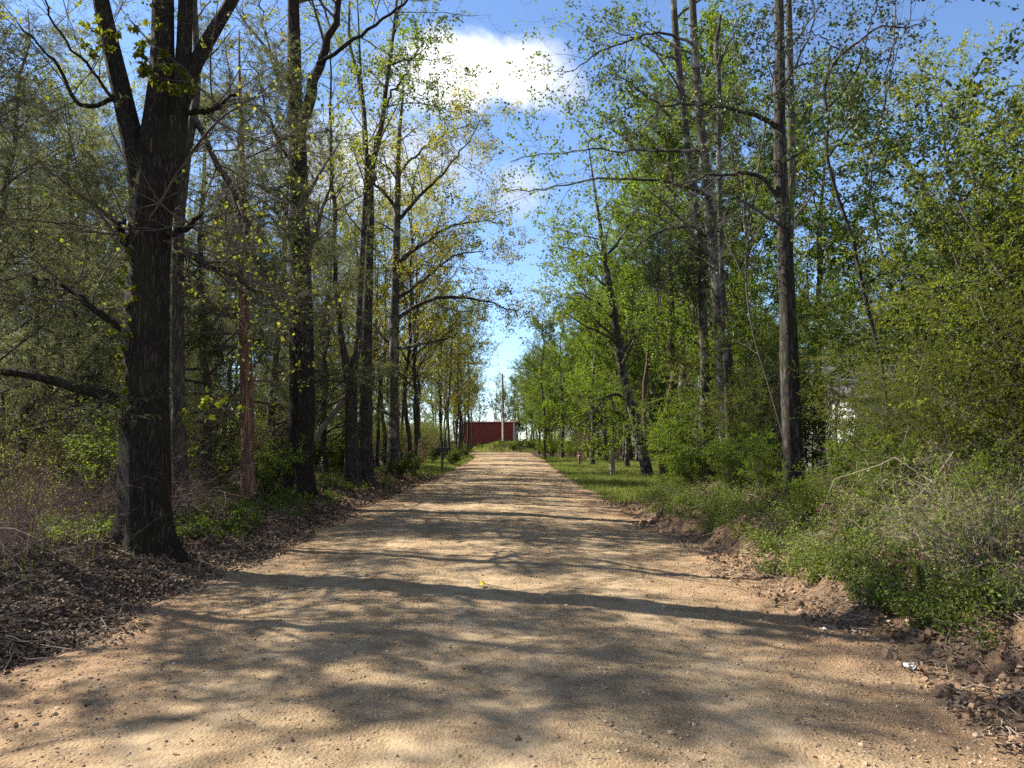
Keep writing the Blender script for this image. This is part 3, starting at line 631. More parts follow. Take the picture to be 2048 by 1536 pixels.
def hero(name, label, cat, Yd, main, limbs, bark, leaf, crown, seed, S=20, rough=.05, twigm='twig', base=None, parts=('trunk', 'crown')):
    """main and limbs are traced outlines; crown = dict(n, L, ns, nt, nl, ls ...) grows on the limbs"""
    g = gg(seed)
    P, Rr = path(main, Yd, 44)
    b = P[0].copy(); b[2] = float(H(b[0], b[1])); P[0, 2] = min(P[0, 2], b[2] - .12)
    t = thing(name, label, cat, tuple(b))
    ph = g.random(6) * 6.283
    def flute(a, K):
        kk = np.linspace(0, 1, K)[:, None]
        f = 1 + rough * (np.sin(3 * a[None] + ph[0] + 2 * kk) * .6 + np.sin(5 * a[None] + ph[1] - 3 * kk) * .5 + .5 * np.sin(9 * kk * 6 + 2 * a[None] + ph[2]))
        return f + np.exp(-kk * 20) * .26 * (np.sin(5 * a[None] + ph[3]) + .6 * np.sin(3 * a[None] + ph[4]))
    G = Geo(); G.add(*tubes(P - b, Rr, S, flute)); LP, LR = [], []
    src = [(P, Rr)]
    for lb_ in limbs:
        q, rr = path(lb_, Yd, 20)
        k_ = np.cumsum(g.normal(size=(20, 3)), 0) * .03 + g.normal(size=(20, 3)) * .018; k_ -= k_[0]
        q = q + k_ * min(1.6, Yd / 12) * np.linspace(.3, 1, 20)[:, None]; q[:, 1] += np.linspace(0, 1, 20) ** 1.3 * g.normal() * .06 * Yd * .5
        G.add(*tubes(q - b, rr, max(8, S // 2), lambda a, K: 1 + rough * .6 * (np.sin(2 * a[None] + np.linspace(0, 9, K)[:, None]) + np.sin(3 * a[None] - np.linspace(0, 23, K)[:, None]))))
        src.append((q, rr))
    obj(parts[0], G.mesh(name + '_trunk', [bark], True), t)
    if crown:
        C = Geo(); c = dict(n=14, t0=.3, t1=1., ang=50, L=2., ns=6, nt=6, nl=8, ls=.07, up=.25, keep=1., off=.05, main=True, upb=.4, side=None, flat=.2, droop=0., skip=0, asp=.42); c.update(crown)
        QP, QR = [], []
        for j, (q, rr) in enumerate(src):
            if j == 0 and not c['main']: continue
            if j and j <= c['skip']: continue
            idx = np.linspace(0, len(q) - 1, 20).astype(int); QP.append(q[idx]); QR.append(rr[idx])
        QP = np.array(QP) - b; QR = np.array(QR)
        P1, R1 = branch(QP, QR, c['n'], c['t0'], c['t1'], c['ang'], c['L'], c['up'], .35, 9, g, .4, c.get('lenf'), c['flat'], side=c['side'])
        P2, R2 = branch(P1, R1, c['ns'], .2, 1, 45, c['L'] * .42, c['up'] * .4, .35, 6, g, .55, None, .2)
        P3, R3 = branch(P2, R2, c['nt'], .15, 1, 45, c['L'] * .17, .0 - c['droop'], .4, 4, g, .6, None, 0, .0022)
        C.add(*tubes(P1, R1, 5)); C.add(*tubes(P2, R2, 4)); C.add(*tubes(P3, R3, 3))
        if c['nl']:
            Q = P3[g.random(len(P3)) < c['keep']]
            if c.get('needle'): C.add(*leafs(Q, c['nl'], c['ls'], g, .0, .022, .3, .075, shape='needle', along=.55, droop=.25), 1)
            else: C.add(*leafs(Q, c['nl'], c['ls'], g, .2, c['off'], c['upb'], c['asp'], along=.3, droop=c['droop']), 1)
        obj(parts[1], C.mesh(name + '_crown', [M[twigm], leaf], 'wood'), t)
    return t

hero('oak_tree', 'largest tree, massive dark oak with furrowed bark forking into four limbs', 'oak', 9.5,
     [(288, 1116, 158), (291, 1075, 124), (292, 960, 106), (290, 800, 99), (292, 650, 95), (298, 500, 91), (303, 400, 92), (309, 330, 88), (322, 180, 64), (326, 0, 55), (322, -300, 44), (335, -700, 28), (330, -1000, 8)],
     [[(292, 430, 62), (276, 300, 52), (242, 150, 46), (212, 0, 42), (160, -250, 32), (90, -600, 20), (40, -850, 6)],
      [(318, 420, 66), (352, 280, 52), (372, 150, 40), (376, 0, 36), (385, -250, 28), (400, -600, 16), (420, -850, 5)],
      [(360, 220, 36), (393, 125, 36), (440, 50, 33), (487, -15, 30), (570, -150, 24), (700, -400, 16), (800, -600, 5)],
      [(280, 825, 46), (240, 798, 30), (150, 780, 23), (60, 765, 20), (-60, 755, 16), (-250, 735, 10), (-380, 700, 4)],
      [(275, 665, 30), (222, 636, 20), (185, 610, 17), (120, 560, 10), (60, 540, 5)],
      [(320, 472, 16), (350, 466, 12), (385, 461, 12), (408, 453, 5)],
      [(275, 515, 22), (246, 492, 17), (232, 462, 9)],
      [(250, 190, 14), (170, 215, 11), (110, 130, 8), (40, 60, 4)], [(262, 240, 10), (200, 170, 8), (130, 70, 6), (80, -30, 3)],
      [(370, 225, 14), (410, 222, 12), (450, 205, 6)]],
     M['oak_bark'], M['young_leaf'], dict(n=11, t0=.3, L=1.7, ns=5, nt=5, nl=4, ls=.055, keep=.12, main=False, up=.2), 301, 36, .045)

hero('slim_oak_tree', 'slim tree standing close behind the massive oak with a dead curved limb', 'tree', 11.8,
     [(370, 1066, 46), (361, 950, 33), (357, 800, 29), (355, 600, 27), (358, 450, 25), (375, 300, 22), (392, 200, 18), (388, 0, 16), (380, -400, 5)],
     [[(356, 500, 20), (380, 505, 18), (410, 522, 15), (450, 528, 12), (500, 545, 9), (530, 553, 4)], [(346, 582, 8), (390, 540, 7), (440, 520, 5), (482, 508, 3)],
      [(392, 240, 16), (430, 320, 14), (460, 400, 14), (478, 480, 10)]],
     M['brown_bark'], M['young_leaf'], dict(n=10, t0=.35, L=1.6, ns=5, nt=5, nl=4, ls=.06, keep=.3), 302, 14)

hero('red_cedar_tree', 'cedar with bare straight reddish trunk, sunlit along one side', 'cedar', 15.0,
     [(498, 1018, 42), (496, 950, 28), (494, 800, 27), (490, 650, 24), (487, 520, 21), (485, 350, 14), (480, 200, 9), (478, 60, 3)],
     [[(494, 760, 4), (520, 770, 3), (560, 745, 2)], [(494, 840, 4), (450, 820, 3), (420, 860, 2)], [(496, 890, 4), (540, 880, 3), (590, 850, 2)], [(492, 790, 4), (465, 775, 3), (440, 790, 2)]],
     M['cedar_bark'], M['cedar_leaf'], dict(n=34, t0=.34, ang=80, L=1.9, ns=9, nt=6, nl=40, ls=.085, up=-.1, droop=.2, needle=True, skip=4, lenf=lambda t: 1.25 - .8 * t), 303, 20)

hero('dark_oak_tree', 'thick dark oak just past the reddish cedar trunk, with one leaning upper limb', 'oak', 17.7,
     [(590, 1006, 92), (596, 940, 62), (603, 800, 53), (602, 650, 48), (600, 500, 44), (597, 350, 40), (590, 200, 34), (587, 50, 30), (583, -200, 24), (575, -600, 6)],
     [[(597, 275, 30), (615, 190, 26), (640, 110, 22), (662, 40, 18), (685, -60, 14), (720, -300, 4)], [(640, 125, 9), (700, 82, 9), (760, 55, 7), (830, 15, 5), (900, -20, 2)],
      [(592, 330, 10), (540, 270, 8), (500, 190, 6), (470, 90, 3)], [(600, 240, 10), (560, 160, 8), (530, 60, 5), (500, -60, 3)]],
     M['oak_bark'], M['young_leaf'], dict(n=12, t0=.3, L=2.2, ns=6, nt=5, nl=5, ls=.06, keep=.18), 304, 24)

hero('forked_tree', 'slender dark tree forking low, just beyond the thick dark oak', 'tree', 22.,
     [(704, 984, 38), (703, 900, 27), (702, 800, 25), (702, 760, 22), (714, 700, 15), (719, 600, 13), (728, 450, 11), (733, 300, 9), (722, 150, 6), (715, 0, 3)],
     [[(701, 790, 18), (690, 720, 15), (680, 640, 13), (672, 500, 10), (668, 300, 7), (660, 100, 3)]],
     M['dark_bark'], M['young_leaf'], dict(n=14, t0=.45, L=1.8, ns=6, nt=5, nl=8, ls=.075, keep=.5), 305, 14)

hero('green_crowned_tree', 'tall straight tree whose upper crown of green leaves reaches the cloud', 'tree', 23.,
     [(733, 982, 34), (732, 900, 25), (733, 750, 24), (736, 600, 21), (740, 450, 19), (744, 330, 16), (760, 270, 12), (772, 180, 10), (785, 80, 8), (800, -60, 5), (815, -200, 3)],
     [[(743, 350, 14), (730, 290, 12), (725, 200, 10), (700, 100, 8), (690, 0, 5), (680, -150, 3)], [(778, 130, 7), (815, 110, 5), (850, 90, 3)], [(785, 70, 7), (815, 20, 5), (845, -30, 3)], [(765, 220, 7), (795, 180, 5), (820, 150, 3)]],
     M['dark_bark'], M['bright_leaf'], dict(n=12, t0=.5, L=1.9, ns=6, nt=5, nl=9, ls=.075, keep=.6), 306, 14)

hero('spreading_tree', 'grey trunk with long limbs of fine golden leaves reaching over the road', 'tree', 28.,
     [(787, 972, 31), (787, 850, 22), (788, 700, 20), (791, 550, 17), (795, 400, 14), (798, 280, 10), (808, 170, 4)],
     [[(791, 640, 9), (850, 600, 8), (930, 595, 5), (1015, 612, 2)], [(793, 530, 10), (850, 485, 8), (920, 440, 5), (1000, 420, 2)], [(796, 440, 9), (850, 400, 7), (920, 350, 4), (965, 300, 2)],
      [(797, 350, 7), (840, 300, 5), (890, 260, 3), (930, 240, 2)], [(792, 600, 8), (850, 560, 6), (920, 520, 4), (985, 510, 2)], [(795, 420, 8), (750, 360, 6), (720, 300, 3)], [(790, 700, 7), (850, 680, 5), (900, 660, 3)]],
     M['grey_bark'], M['gold_leaf'], dict(n=12, t0=.15, L=2.1, ns=6, nt=6, nl=9, ls=.07, keep=.75, up=.15, lenf=lambda t: 1.15 - .5 * t), 307, 14)

hero('leaning_tree', 'pale spotted trunk leaning over the grass clearing beside the wooden post', 'tree', 33.,
     [(1299, 960, 26), (1286, 905, 21), (1268, 830, 20), (1250, 770, 19), (1237, 690, 18), (1225, 610, 16), (1213, 540, 13), (1203, 470, 9), (1188, 370, 5), (1175, 280, 2)],
     [[(1258, 806, 6), (1232, 786, 6), (1205, 793, 5), (1185, 815, 3), (1150, 830, 2)], [(1228, 640, 7), (1180, 600, 5), (1130, 590, 2)], [(1240, 710, 7), (1290, 650, 5), (1330, 630, 3)], [(1215, 550, 6), (1160, 500, 4), (1110, 480, 2)], [(1210, 520, 6), (1260, 450, 4), (1290, 400, 2)]],
     M['grey_bark'], M['bright_leaf'], dict(n=12, t0=.3, L=2.4, ns=6, nt=6, nl=9, ls=.085, keep=.8), 308, 14)

hero('spotted_tree', 'tall spotted trunk on the bank between the leaning tree and the darkest right trunk', 'tree', 18.,
     [(1447, 998, 58), (1451, 950, 44), (1455, 850, 39), (1450, 760, 37), (1443, 650, 34), (1432, 550, 31), (1422, 450, 27), (1412, 350, 23), (1400, 230, 21), (1390, 100, 19), (1385, 0, 18), (1378, -300, 12), (1370, -600, 4)],
     [[(1388, 90, 8), (1330, 60, 7), (1240, 75, 5), (1120, 118, 2)], [(1425, 480, 8), (1380, 440, 8), (1320, 420, 5), (1260, 440, 3)], [(1405, 300, 9), (1345, 300, 7), (1220, 300, 5), (1110, 310, 3), (1005, 326, 2)],
      [(1415, 390, 9), (1350, 368, 7), (1220, 372, 5), (1110, 400, 3), (1010, 428, 2)]],
     M['grey_bark'], M['bright_leaf'], dict(n=10, t0=.25, L=1.9, ns=5, nt=5, nl=6, ls=.075, keep=.5, up=-.05), 309, 16)

hero('twin_slim_tree', 'slim straight grey trunk close behind the tall spotted trunk', 'tree', 20.,
     [(1404, 972, 28), (1410, 800, 20), (1405, 600, 18), (1395, 450, 17), (1378, 320, 17), (1365, 200, 17), (1352, 80, 17), (1345, -50, 15), (1335, -400, 4)],
     [[(1372, 260, 7), (1310, 200, 5), (1230, 170, 3)], [(1358, 120, 7), (1290, 90, 5), (1220, 20, 2)]],
     M['grey_bark'], M['green_leaf'], dict(n=10, t0=.45, L=1.7, ns=5, nt=6, nl=7, ls=.075, keep=.5), 310, 14)

hero('black_trunk_tree', 'darkest straight trunk on the right bank with two bare limbs arching left', 'tree', 11.8,
     [(1600, 1046, 70), (1593, 985, 47), (1585, 880, 42), (1580, 760, 40), (1575, 600, 36), (1568, 450, 32), (1560, 300, 29), (1560, 150, 26), (1558, 0, 24), (1552, -300, 16), (1545, -600, 4)],
     [[(1562, 275, 12), (1540, 246, 13), (1510, 229, 12), (1470, 218, 10), (1400, 208, 8), (1320, 212, 5), (1250, 250, 2)], [(1566, 412, 12), (1545, 380, 12), (1520, 352, 10), (1490, 340, 9), (1440, 336, 7), (1385, 328, 5), (1330, 345, 2)],
      [(1560, 200, 6), (1600, 120, 5), (1680, 60, 3)], [(1562, 330, 6), (1630, 280, 4), (1700, 240, 2)]],
     M['dark_bark'], M['dark_leaf'], dict(n=9, t0=.3, L=1.0, ns=5, nt=5, nl=3, ls=.055, keep=.3, up=-.1), 311, 22)

hero('mossy_tree', 'mossy thin trunk rising right against the darkest straight trunk', 'tree', 13.5,
     [(1568, 1010, 32), (1567, 800, 26), (1574, 600, 22), (1579, 450, 20), (1583, 300, 20), (1580, 150, 18), (1577, 0, 16), (1570, -400, 4)],
     [[(1582, 280, 6), (1630, 190, 5), (1665, 100, 3)], [(1580, 150, 6), (1625, 60, 4), (1650, -40, 2)]],
     M['moss_bark'], M['dark_leaf'], dict(n=10, t0=.35, L=1.1, ns=5, nt=5, nl=6, ls=.055, keep=.5, up=-.1), 312, 14)

hero('snapped_tree', 'thin snag with a kinked broken top between the spotted and darkest trunks', 'tree', 17.,
     [(1462, 990, 18), (1455, 800, 14), (1446, 600, 12), (1440, 450, 12), (1438, 300, 12), (1436, 130, 13), (1432, 85, 14), (1438, 55, 9), (1441, 30, 7)],
     [[(1438, 130, 7), (1455, 95, 6), (1485, 60, 4), (1520, 20, 2)]], M['grey_bark'], M['young_leaf'], dict(n=6, t0=.4, L=.9, ns=4, nt=4, nl=3, ls=.05, keep=.4), 313, 10)

hero('crooked_vine', 'crooked bare woody vine bending across the blue sky gap right of the darkest trunk', 'vine', 10.,
     [(1790, 960, 10), (1768, 760, 9), (1722, 560, 9), (1702, 470, 9), (1668, 370, 9), (1652, 290, 9), (1658, 240, 10), (1648, 190, 9), (1672, 120, 8), (1720, 82, 6), (1762, 52, 5), (1810, 56, 4), (1860, 40, 2)],
     [[(1650, 220, 6), (1700, 165, 5), (1725, 95, 4), (1745, -10, 3)], [(1660, 310, 5), (1715, 235, 4), (1760, 160, 3), (1795, 20, 2)], [(1735, 320, 5), (1762, 240, 5), (1785, 130, 4), (1792, 0, 3)], [(1680, 100, 4), (1640, 60, 3), (1600, 50, 2)]],
     M['dark_bark'], M['dark_leaf'], dict(n=7, t0=.3, L=.7, ns=4, nt=4, nl=5, ls=.06, keep=.5, up=-.25, off=.03, asp=.28, droop=.3), 314, 10, parts=('stem', 'foliage'))

hero('hanging_vine', 'long bare hanging vine just right of the crooked woody vine', 'vine', 10.6,
     [(1850, 930, 5), (1812, 740, 5), (1772, 540, 5), (1742, 380, 5), (1758, 250, 5), (1782, 150, 4), (1790, 30, 4), (1796, -120, 2)],
     [[(1745, 400, 4), (1720, 290, 3), (1690, 200, 3), (1676, 90, 2)], [(1760, 240, 4), (1830, 180, 3), (1900, 150, 2)], [(1775, 545, 4), (1850, 470, 3), (1930, 440, 2)]],
     M['twig'], M['bright_leaf'], dict(n=7, t0=.25, L=.6, ns=4, nt=4, nl=4, ls=.045, keep=.4, up=-.3, off=.03, droop=.3), 316, 8, parts=('stem', 'foliage'))
hero('climbing_vine', 'thin dark climbing vine slanting up to the darkest straight trunk from its left', 'vine', 12.2,
     [(1588, 1000, 4), (1572, 900, 4), (1540, 780, 4), (1505, 660, 4), (1492, 560, 4), (1503, 430, 4), (1521, 310, 4), (1540, 200, 4), (1556, 80, 3), (1560, -60, 2)],
     [[(1488, 560, 4), (1450, 470, 3), (1430, 380, 2)], [(1500, 430, 4), (1470, 330, 3), (1480, 220, 2)], [(1521, 310, 4), (1490, 190, 3), (1500, 90, 2)]],
     M['twig'], M['dark_leaf'], dict(n=8, t0=.25, L=.75, ns=4, nt=5, nl=6, ls=.05, keep=.6, up=-.3, off=.03, droop=.3), 317, 8, parts=('stem', 'foliage'))
hero('leaning_log', 'bare pale dead trunk tilted diagonally among the trees behind the dark oak', 'log', 24.,
     [(606, 905, 14), (640, 862, 12), (675, 815, 11), (705, 778, 10), (730, 748, 7)], [], plain('dead_wood', (.24, .20, .16), .85, .2, 7, bump=.3), None, None, 315, 10, parts=('trunk',))

# ------------------------------------------------------------------ generic woods
def pxx(px, y): return (px - 983) / FPX * y * 1.0
g = gg(400)
# cedars of the left wood
for i, (px, y, s, lab) in enumerate([
        (15, 14, .9, 'grey green cedar filling the left margin in front of the far wood'),
        (165, 17.5, .9, 'cedar seen between the left margin and the massive oak'),
        (428, 17.5, .95, 'feathery cedar between the massive oak and the reddish cedar trunk'),
        (552, 21.0, 1.0, 'feathery cedar right behind the thick dark oak'),
        (655, 25.0, .85, 'dark green cedar between the thick dark oak and the forked tree'),
        (-190, 9.0, .8, 'cedar at the left frame edge reaching in with bare twigs')]):
    put('cedar', pxx(px, y), y, s, lab, g=g, var=i % 3)
def fill(kind, n, fn, smin, smax, label, group, sep=1.5):
    pts = []; tries = 0
    while len(pts) < n and tries < n * 60:
        tries += 1
        x, y = fn()
        if x is None or any((x - a) ** 2 + (y - b) ** 2 < sep * sep for a, b in pts): continue
        pts.append((x, y)); put(kind, x, y, smin + (smax - smin) * g.random(), label, group, g=g)
def zone(x0, x1, y0, y1, minL=0.9, minR=0.9, fr=True):
    def f():
        y = y0 + (y1 - y0) * g.random(); x = x0 + (x1 - x0) * g.random()
        if xl(y) - minL < x < xr(y) + minR: return None, None
        if fr and abs(x) > .78 * y + 5: return None, None
        return x, y
    return f
def row(a, b, d0, d1, side):
    def f():
        y = a + (b - a) * g.random(); d = d0 + (d1 - d0) * g.random()
        return (float(xl(y)) - d, y) if side < 0 else (float(xr(y)) + d, y)
    return f
fill('young', 6, row(30, 60, 3.0, 6, -1), .8, 1.0, 'leafy tree behind the row along the left verge', 'second row of trees on the left', 2.5)
# left wood
fill('young', 9, row(31, 86, .8, 3.2, -1), .7, 1.0, 'slim leafy tree in the row along the left verge beyond the mailbox', 'trees lining the left verge', 2.2)
fill('bare', 7, row(31, 86, .8, 4., -1), .65, .95, 'thin bare tree in the row along the left verge beyond the mailbox', 'bare trees lining the left verge', 2.0)
fill('bare', 6, zone(-24, -6.5, 12, 48), .8, 1.15, 'bare slender tree in the wood behind the massive oak', 'bare trees in the left wood', 2.5)
fill('young', 6, zone(-30, -13, 24, 50), .75, 1.1, 'young leafing tree in the wood behind the massive oak', 'young trees in the left wood', 3)
fill('young', 16, zone(-70, -22, 30, 95), .8, 1.15, 'young leafing tree deep in the far wood on the left', 'far trees of the left wood', 3.5)
fill('bare', 14, zone(-60, -16, 25, 85), .8, 1.15, 'bare slender tree deep in the far wood on the left', 'far bare trees of the left wood', 3)
fill('cedar', 9, zone(-50, -14, 24, 70), .7, 1.1, 'dark cedar deep in the far wood on the left', 'far cedars of the left wood', 3.5)
fill('shrub', 34, zone(-26, -4.6, 9, 48, 1.3), .7, 1.4, 'leafy low shrub under the trees of the left wood', 'shrubs under the left trees', 1.0)
fill('shrub', 16, row(26, 88, .5, 2.2, -1), .6, 1.1, 'leafy low shrub at the road edge near the mailbox', 'shrubs along the left verge', 1.3)
fill('thicket', 14, zone(-13, -5.2, 7.5, 22, 2.2), .75, 1.05, 'leafless reddish brown thicket around the massive oak', 'bare thickets on the left bank', .9)
fill('thicket', 14, zone(-30, -10, 18, 50, 2.2), .9, 1.4, 'leafless brown thicket deeper in the left wood', 'bare thickets in the left wood', 2)
fill('brightshrub', 14, zone(-50, -10, 26, 75), .9, 1.6, 'bright green understory shrub deeper in the left wood', 'bright shrubs in the left wood', 3)
for i, (x, y, s, lab) in enumerate([(-10.2, 16.5, .85, 'cedar left of the massive oak behind its low limb'), (-14, 20, 1.1, 'tall cedar further left behind the grey cedar of the margin'), (-13, 23.5, 1.1, 'tall cedar in the wood left of the massive oak trunk'), (-14.5, 28, 1.1, 'tall cedar deeper in the wood seen just left of the massive oak'), (-17, 33, 1.2, 'deep cedar seen above the low limb of the massive oak'), (-12, 34, 1.1, 'deep cedar seen between the massive oak and the reddish trunk'), (-9.5, 38, 1.1, 'deep cedar seen between the reddish trunk and the thick dark oak'),
        (-8.6, 23.5, .85, 'cedar behind the thick dark oak further into the wood'), (-6.0, 27.5, .8, 'small dark cedar behind the forked tree')]):
    put('cedar', x, y, s, lab, g=g, var=i % 3)
fill('cedar', 12, zone(-36, -13, 20, 46), .8, 1.15, 'dark cedar in the middle of the left wood', 'cedars in the left wood', 3)
fill('bare', 24, zone(-40, -7, 24, 100), .8, 1.1, 'slim dark trunk crowded in the depth of the left wood', 'dark trunks of the left wood', 2)
fill('green', 22, zone(-90, -14, 45, 120), .8, 1.1, 'green tree closing the far edge of the left wood', 'green trees at the far edge of the left wood', 4)
fill('privet', 26, zone(-80, -9, 34, 100), .8, 1.2, 'large green bush closing the view through the left wood', 'large bushes in the left wood', 3)
fill('shrub', 40, zone(-60, -8, 24, 80), 1.2, 2.2, 'tall leafy shrub in the depth of the left wood', 'tall shrubs in the left wood', 2)
# trees outside the frame on the left whose shadows fall across the road
for (x, y, k, s) in [(-11, 10.2, 'young', .9), (-8.0, 5.2, 'bare', .8), (-10.5, 7.0, 'young', .85), (-12.5, 3.0, 'young', 1.0)]:
    put(k, x, y, s, 'tree standing past the left frame edge that shades the road', 'trees past the left frame edge', g=g)
# right side beyond the clearing
fill('green', 9, row(42, 92, 1.6, 6, 1), .6, .95, 'leafy green tree at the road edge beyond the grass clearing', 'green trees beyond the clearing', 2.6)
fill('green', 12, zone(9, 40, 48, 95), .75, 1.1, 'leafy green tree in the wood behind the grass clearing', 'green trees behind the clearing', 3)
fill('young', 12, zone(9, 45, 46, 95), .7, 1.0, 'yellow green young tree in the wood behind the grass clearing', 'young trees behind the clearing', 3)
fill('bare', 14, zone(8, 30, 44, 80), .6, .95, 'thin dark trunk in the wood behind the grass clearing', 'thin trunks behind the clearing', 1.6)
for (px, y, s, lab) in [(1090, 62, .72, 'small pine rising above the green trees at the far road edge'), (1290, 40, .85, 'dark pine behind the leaning tree'), (1330, 27, .9, 'tall dark pine topping the crowns behind the spotted trunk'), (1480, 30, .95, 'dark pine seen between the spotted and the darkest trunks')]:
    put('pine', pxx(px, y), y, s, lab, g=g)
for i, (px, y, s, lab) in enumerate([(1425, 27, 1.0, 'pale green crowned tree whose branches reach furthest into the sky gap'), (1185, 47, .95, 'pale green tree left of the leaning tree at the clearing'), (1495, 22, .8, 'light green tree just behind the spotted trunk'), (1640, 24, .95, 'light green tree behind the darkest trunk')]):
    put('green', pxx(px, y), y, s, lab, g=g, var=i % 2)
fill('thicket', 18, zone(7, 30, 58, 72), 1.0, 1.6, 'dark twiggy understory thicket behind the grass clearing', 'understory thickets behind the clearing', 1.3)
fill('green', 26, zone(10, 90, 60, 125), .8, 1.15, 'green tree closing the far edge of the right wood', 'green trees at the far edge of the right wood', 4)
fill('privet', 24, zone(8, 80, 60, 110), .8, 1.2, 'large green bush closing the view through the right wood', 'large bushes in the right wood', 3)
fill('green', 8, row(46, 92, 2.5, 10, 1), .7, .95, 'leafy tree in the second row beyond the grass clearing', 'second row of trees beyond the clearing', 3)
fill('evergreen', 5, row(50, 80, 4, 12, 1), .8, 1.2, 'dark leaved tree among the green trees beyond the clearing', 'dark trees beyond the clearing', 3)
for i, (x, y, sx_, sz_, lab) in enumerate([(9.6, 37, 1.5, 1.5, 'broad tall tree behind the leaning tree whose crown reaches into the sky gap'), (9.8, 48, 1.3, 1.3, 'broad leafy tree at the back of the grass clearing'), (10.5, 57, 1.3, 1.2, 'broad leafy tree at the back edge of the grass clearing')]):
    put('green', x, y, (sx_, sx_, sz_), lab, g=g, var=(i + 1) % 3)
# right thicket
for i, (x, y, s, v, lab) in enumerate([
        (6.0, 7.4, 1.25, 0, 'tall privet at the right frame edge arching up to the sky'), (6.6, 9.0, 1.05, 2, 'dense privet right of the crooked vine'), (6.6, 10.6, 1.1, 0, 'privet behind the crooked vine'),
        (8.0, 11.6, 1.1, 1, 'mid green privet behind the darkest trunk'), (8.8, 9.8, 1.3, 2, 'tallest privet behind the front row on the right'), (5.7, 16.0, .55, 0, 'privet between the spotted and the darkest trunks'),
        (10., 13.5, 1.2, 1, 'privet in front of the pale house'), (7.5, 17.6, .82, 2, 'privet right behind the spotted trunk'), (12., 17., 1.2, 0, 'privet hiding the corner of the pale house'),
        (7.6, 12.4, .8, 1, 'privet close right of the darkest trunk'), (6.4, 18.6, 1.2, 2, 'tall privet behind the mossy trunk'), (8.3, 22, 1.5, 1, 'tallest mid green privet filling the gap between the spotted and darkest trunks'), (13.4, 20.5, 1.4, 0, 'tall privet standing before the pale house wall'), (5.7, 6.6, .75, 2, 'lower privet at the front of the right thicket'), (14.5, 20, 1.5, 1, 'mid green privet at the far right before the pale house')]):
    put('privet', x, y, (s, s, s * (.92 + .1 * (i % 2))), lab, g=g, var=v)
for i, (x, y, s, lab) in enumerate([(5.1, 19.3, 1.0, 'bright lime shrub at the foot of the spotted trunk'), (5.6, 21.5, 1.3, 'glowing lime shrub between the leaning tree and the spotted trunk'), (4.7, 13.6, .5, 'bright small shrub beside the darkest trunk'), (7.4, 22, 1.3, 'lime shrub behind the dirt mound at the clearing edge')]):
    put('brightshrub', x, y, s, lab, g=g, var=i % 2)
for i, (x, y, s, lab) in enumerate([(5.5, 20.0, .62, 'dark glossy evergreen climber high on the slim grey trunk'), (9.6, 15.0, .9, 'dark glossy evergreen rising above the privet right of the crooked vine'), (6.5, 8.8, 1.2, 'dark leaved evergreen in the upper right corner'), (4.1, 18.0, .38, 'dark leafy climber hanging left of the spotted trunk from its low limb'), (6.2, 16.6, .6, 'dark glossy evergreen between the mossy trunk and the crooked vine')]):
    e = put('evergreen', x, y, s, lab, g=g, var=i % 2)
    if i == 0: e.location.z += 4.8
    if i == 3: e.location.z += 4.6
fill('shrub', 16, zone(4.2, 9.5, 6.0, 18, 1, 1.4), .5, .9, 'low leafy shrub in the shade of the right bank', 'shrubs on the right bank', .8)
fill('young', 12, zone(10, 50, 22, 70, 1, 7), .75, 1.1, 'young leafing tree behind the thicket around the pale house', 'trees around the pale house', 3.5)
fill('bare', 10, zone(9, 40, 18, 60, 1, 6), .8, 1.1, 'bare thin tree behind the thicket around the pale house', 'bare trees around the pale house', 3)
fill('privet', 8, zone(14, 40, 24, 48, 1, 6), .9, 1.3, 'green privet bush in the wood around the pale house', 'privets around the pale house', 3)
fill('brightshrub', 12, row(60, 90, .4, 3.5, 1), .5, 1.0, 'bright bush at the far right road edge before the barn', 'bushes at the far road edge', 1.5)
fill('brightshrub', 8, zone(9, 26, 46, 60, 1, 4), .8, 1.3, 'bright bush at the back of the grass clearing', 'bushes behind the clearing', 2.5)
fill('privet', 12, zone(-34, -7.5, 97, 116), .9, 1.25, 'large bush beside the left end of the red barn', 'bushes beside the barn', 2)
for (x, y, k, s) in [(-3.9, 82, 'young', .85), (-3.5, 90, 'young', .9), (-4.6, 97, 'young', .8), (-2.6, 99, 'bare', .75)]:
    put(k, x, y, s, 'slender tree at the far left road end before the red barn', 'trees at the far left road end', g=g)
for (x, y, k, s) in [(6.6, 92, 'green', .85), (6.0, 99, 'green', .8), (8.2, 106, 'young', .95), (5.4, 85, 'green', .8), (7.5, 98, 'brightshrub', 1.2)]:
    put(k, x, y, s, 'leafy tree at the far right road end beside the red barn', 'trees at the far right road end', g=g)
for (x, y, k, s) in [(-3, 117, 'bare', .95), (.5, 119, 'bare', .85), (3.5, 117, 'bare', .95), (6.5, 116, 'young', .95), (10, 117, 'green', 1.0), (-8, 118, 'young', 1.0), (13, 114, 'green', .95), (1.5, 126, 'young', .8), (-5.5, 125, 'green', .85), (5, 128, 'green', .8)]:
    put(k, x, y, s, 'tree rising directly behind the red barn', 'trees directly behind the barn', g=g)
for (x, y, s) in [(-5.6, 94.5, .8), (-4.6, 92.5, .62), (-7.2, 95, .9)]:
    put('privet', x, y, s, 'green bush overlapping the left end of the red barn', 'bushes overlapping the barn', g=g)
for i, (x, y, k, s) in enumerate([(-9, 101, 'privet', 1.1), (-12, 96, 'privet', 1.2), (-15, 103, 'privet', 1.3), (-10.5, 110, 'green', .9), (-13.5, 106, 'green', .95), (-17, 110, 'green', 1.0), (-11, 90, 'young', .9), (-20, 100, 'green', 1.0), (-8, 108, 'young', .9), (-10, 82, 'privet', .9), (-7.5, 88, 'privet', .8)]):
    put(k, x, y, s, 'green growth closing the gap between the left trunks and the red barn', 'growth left of the barn', g=g)
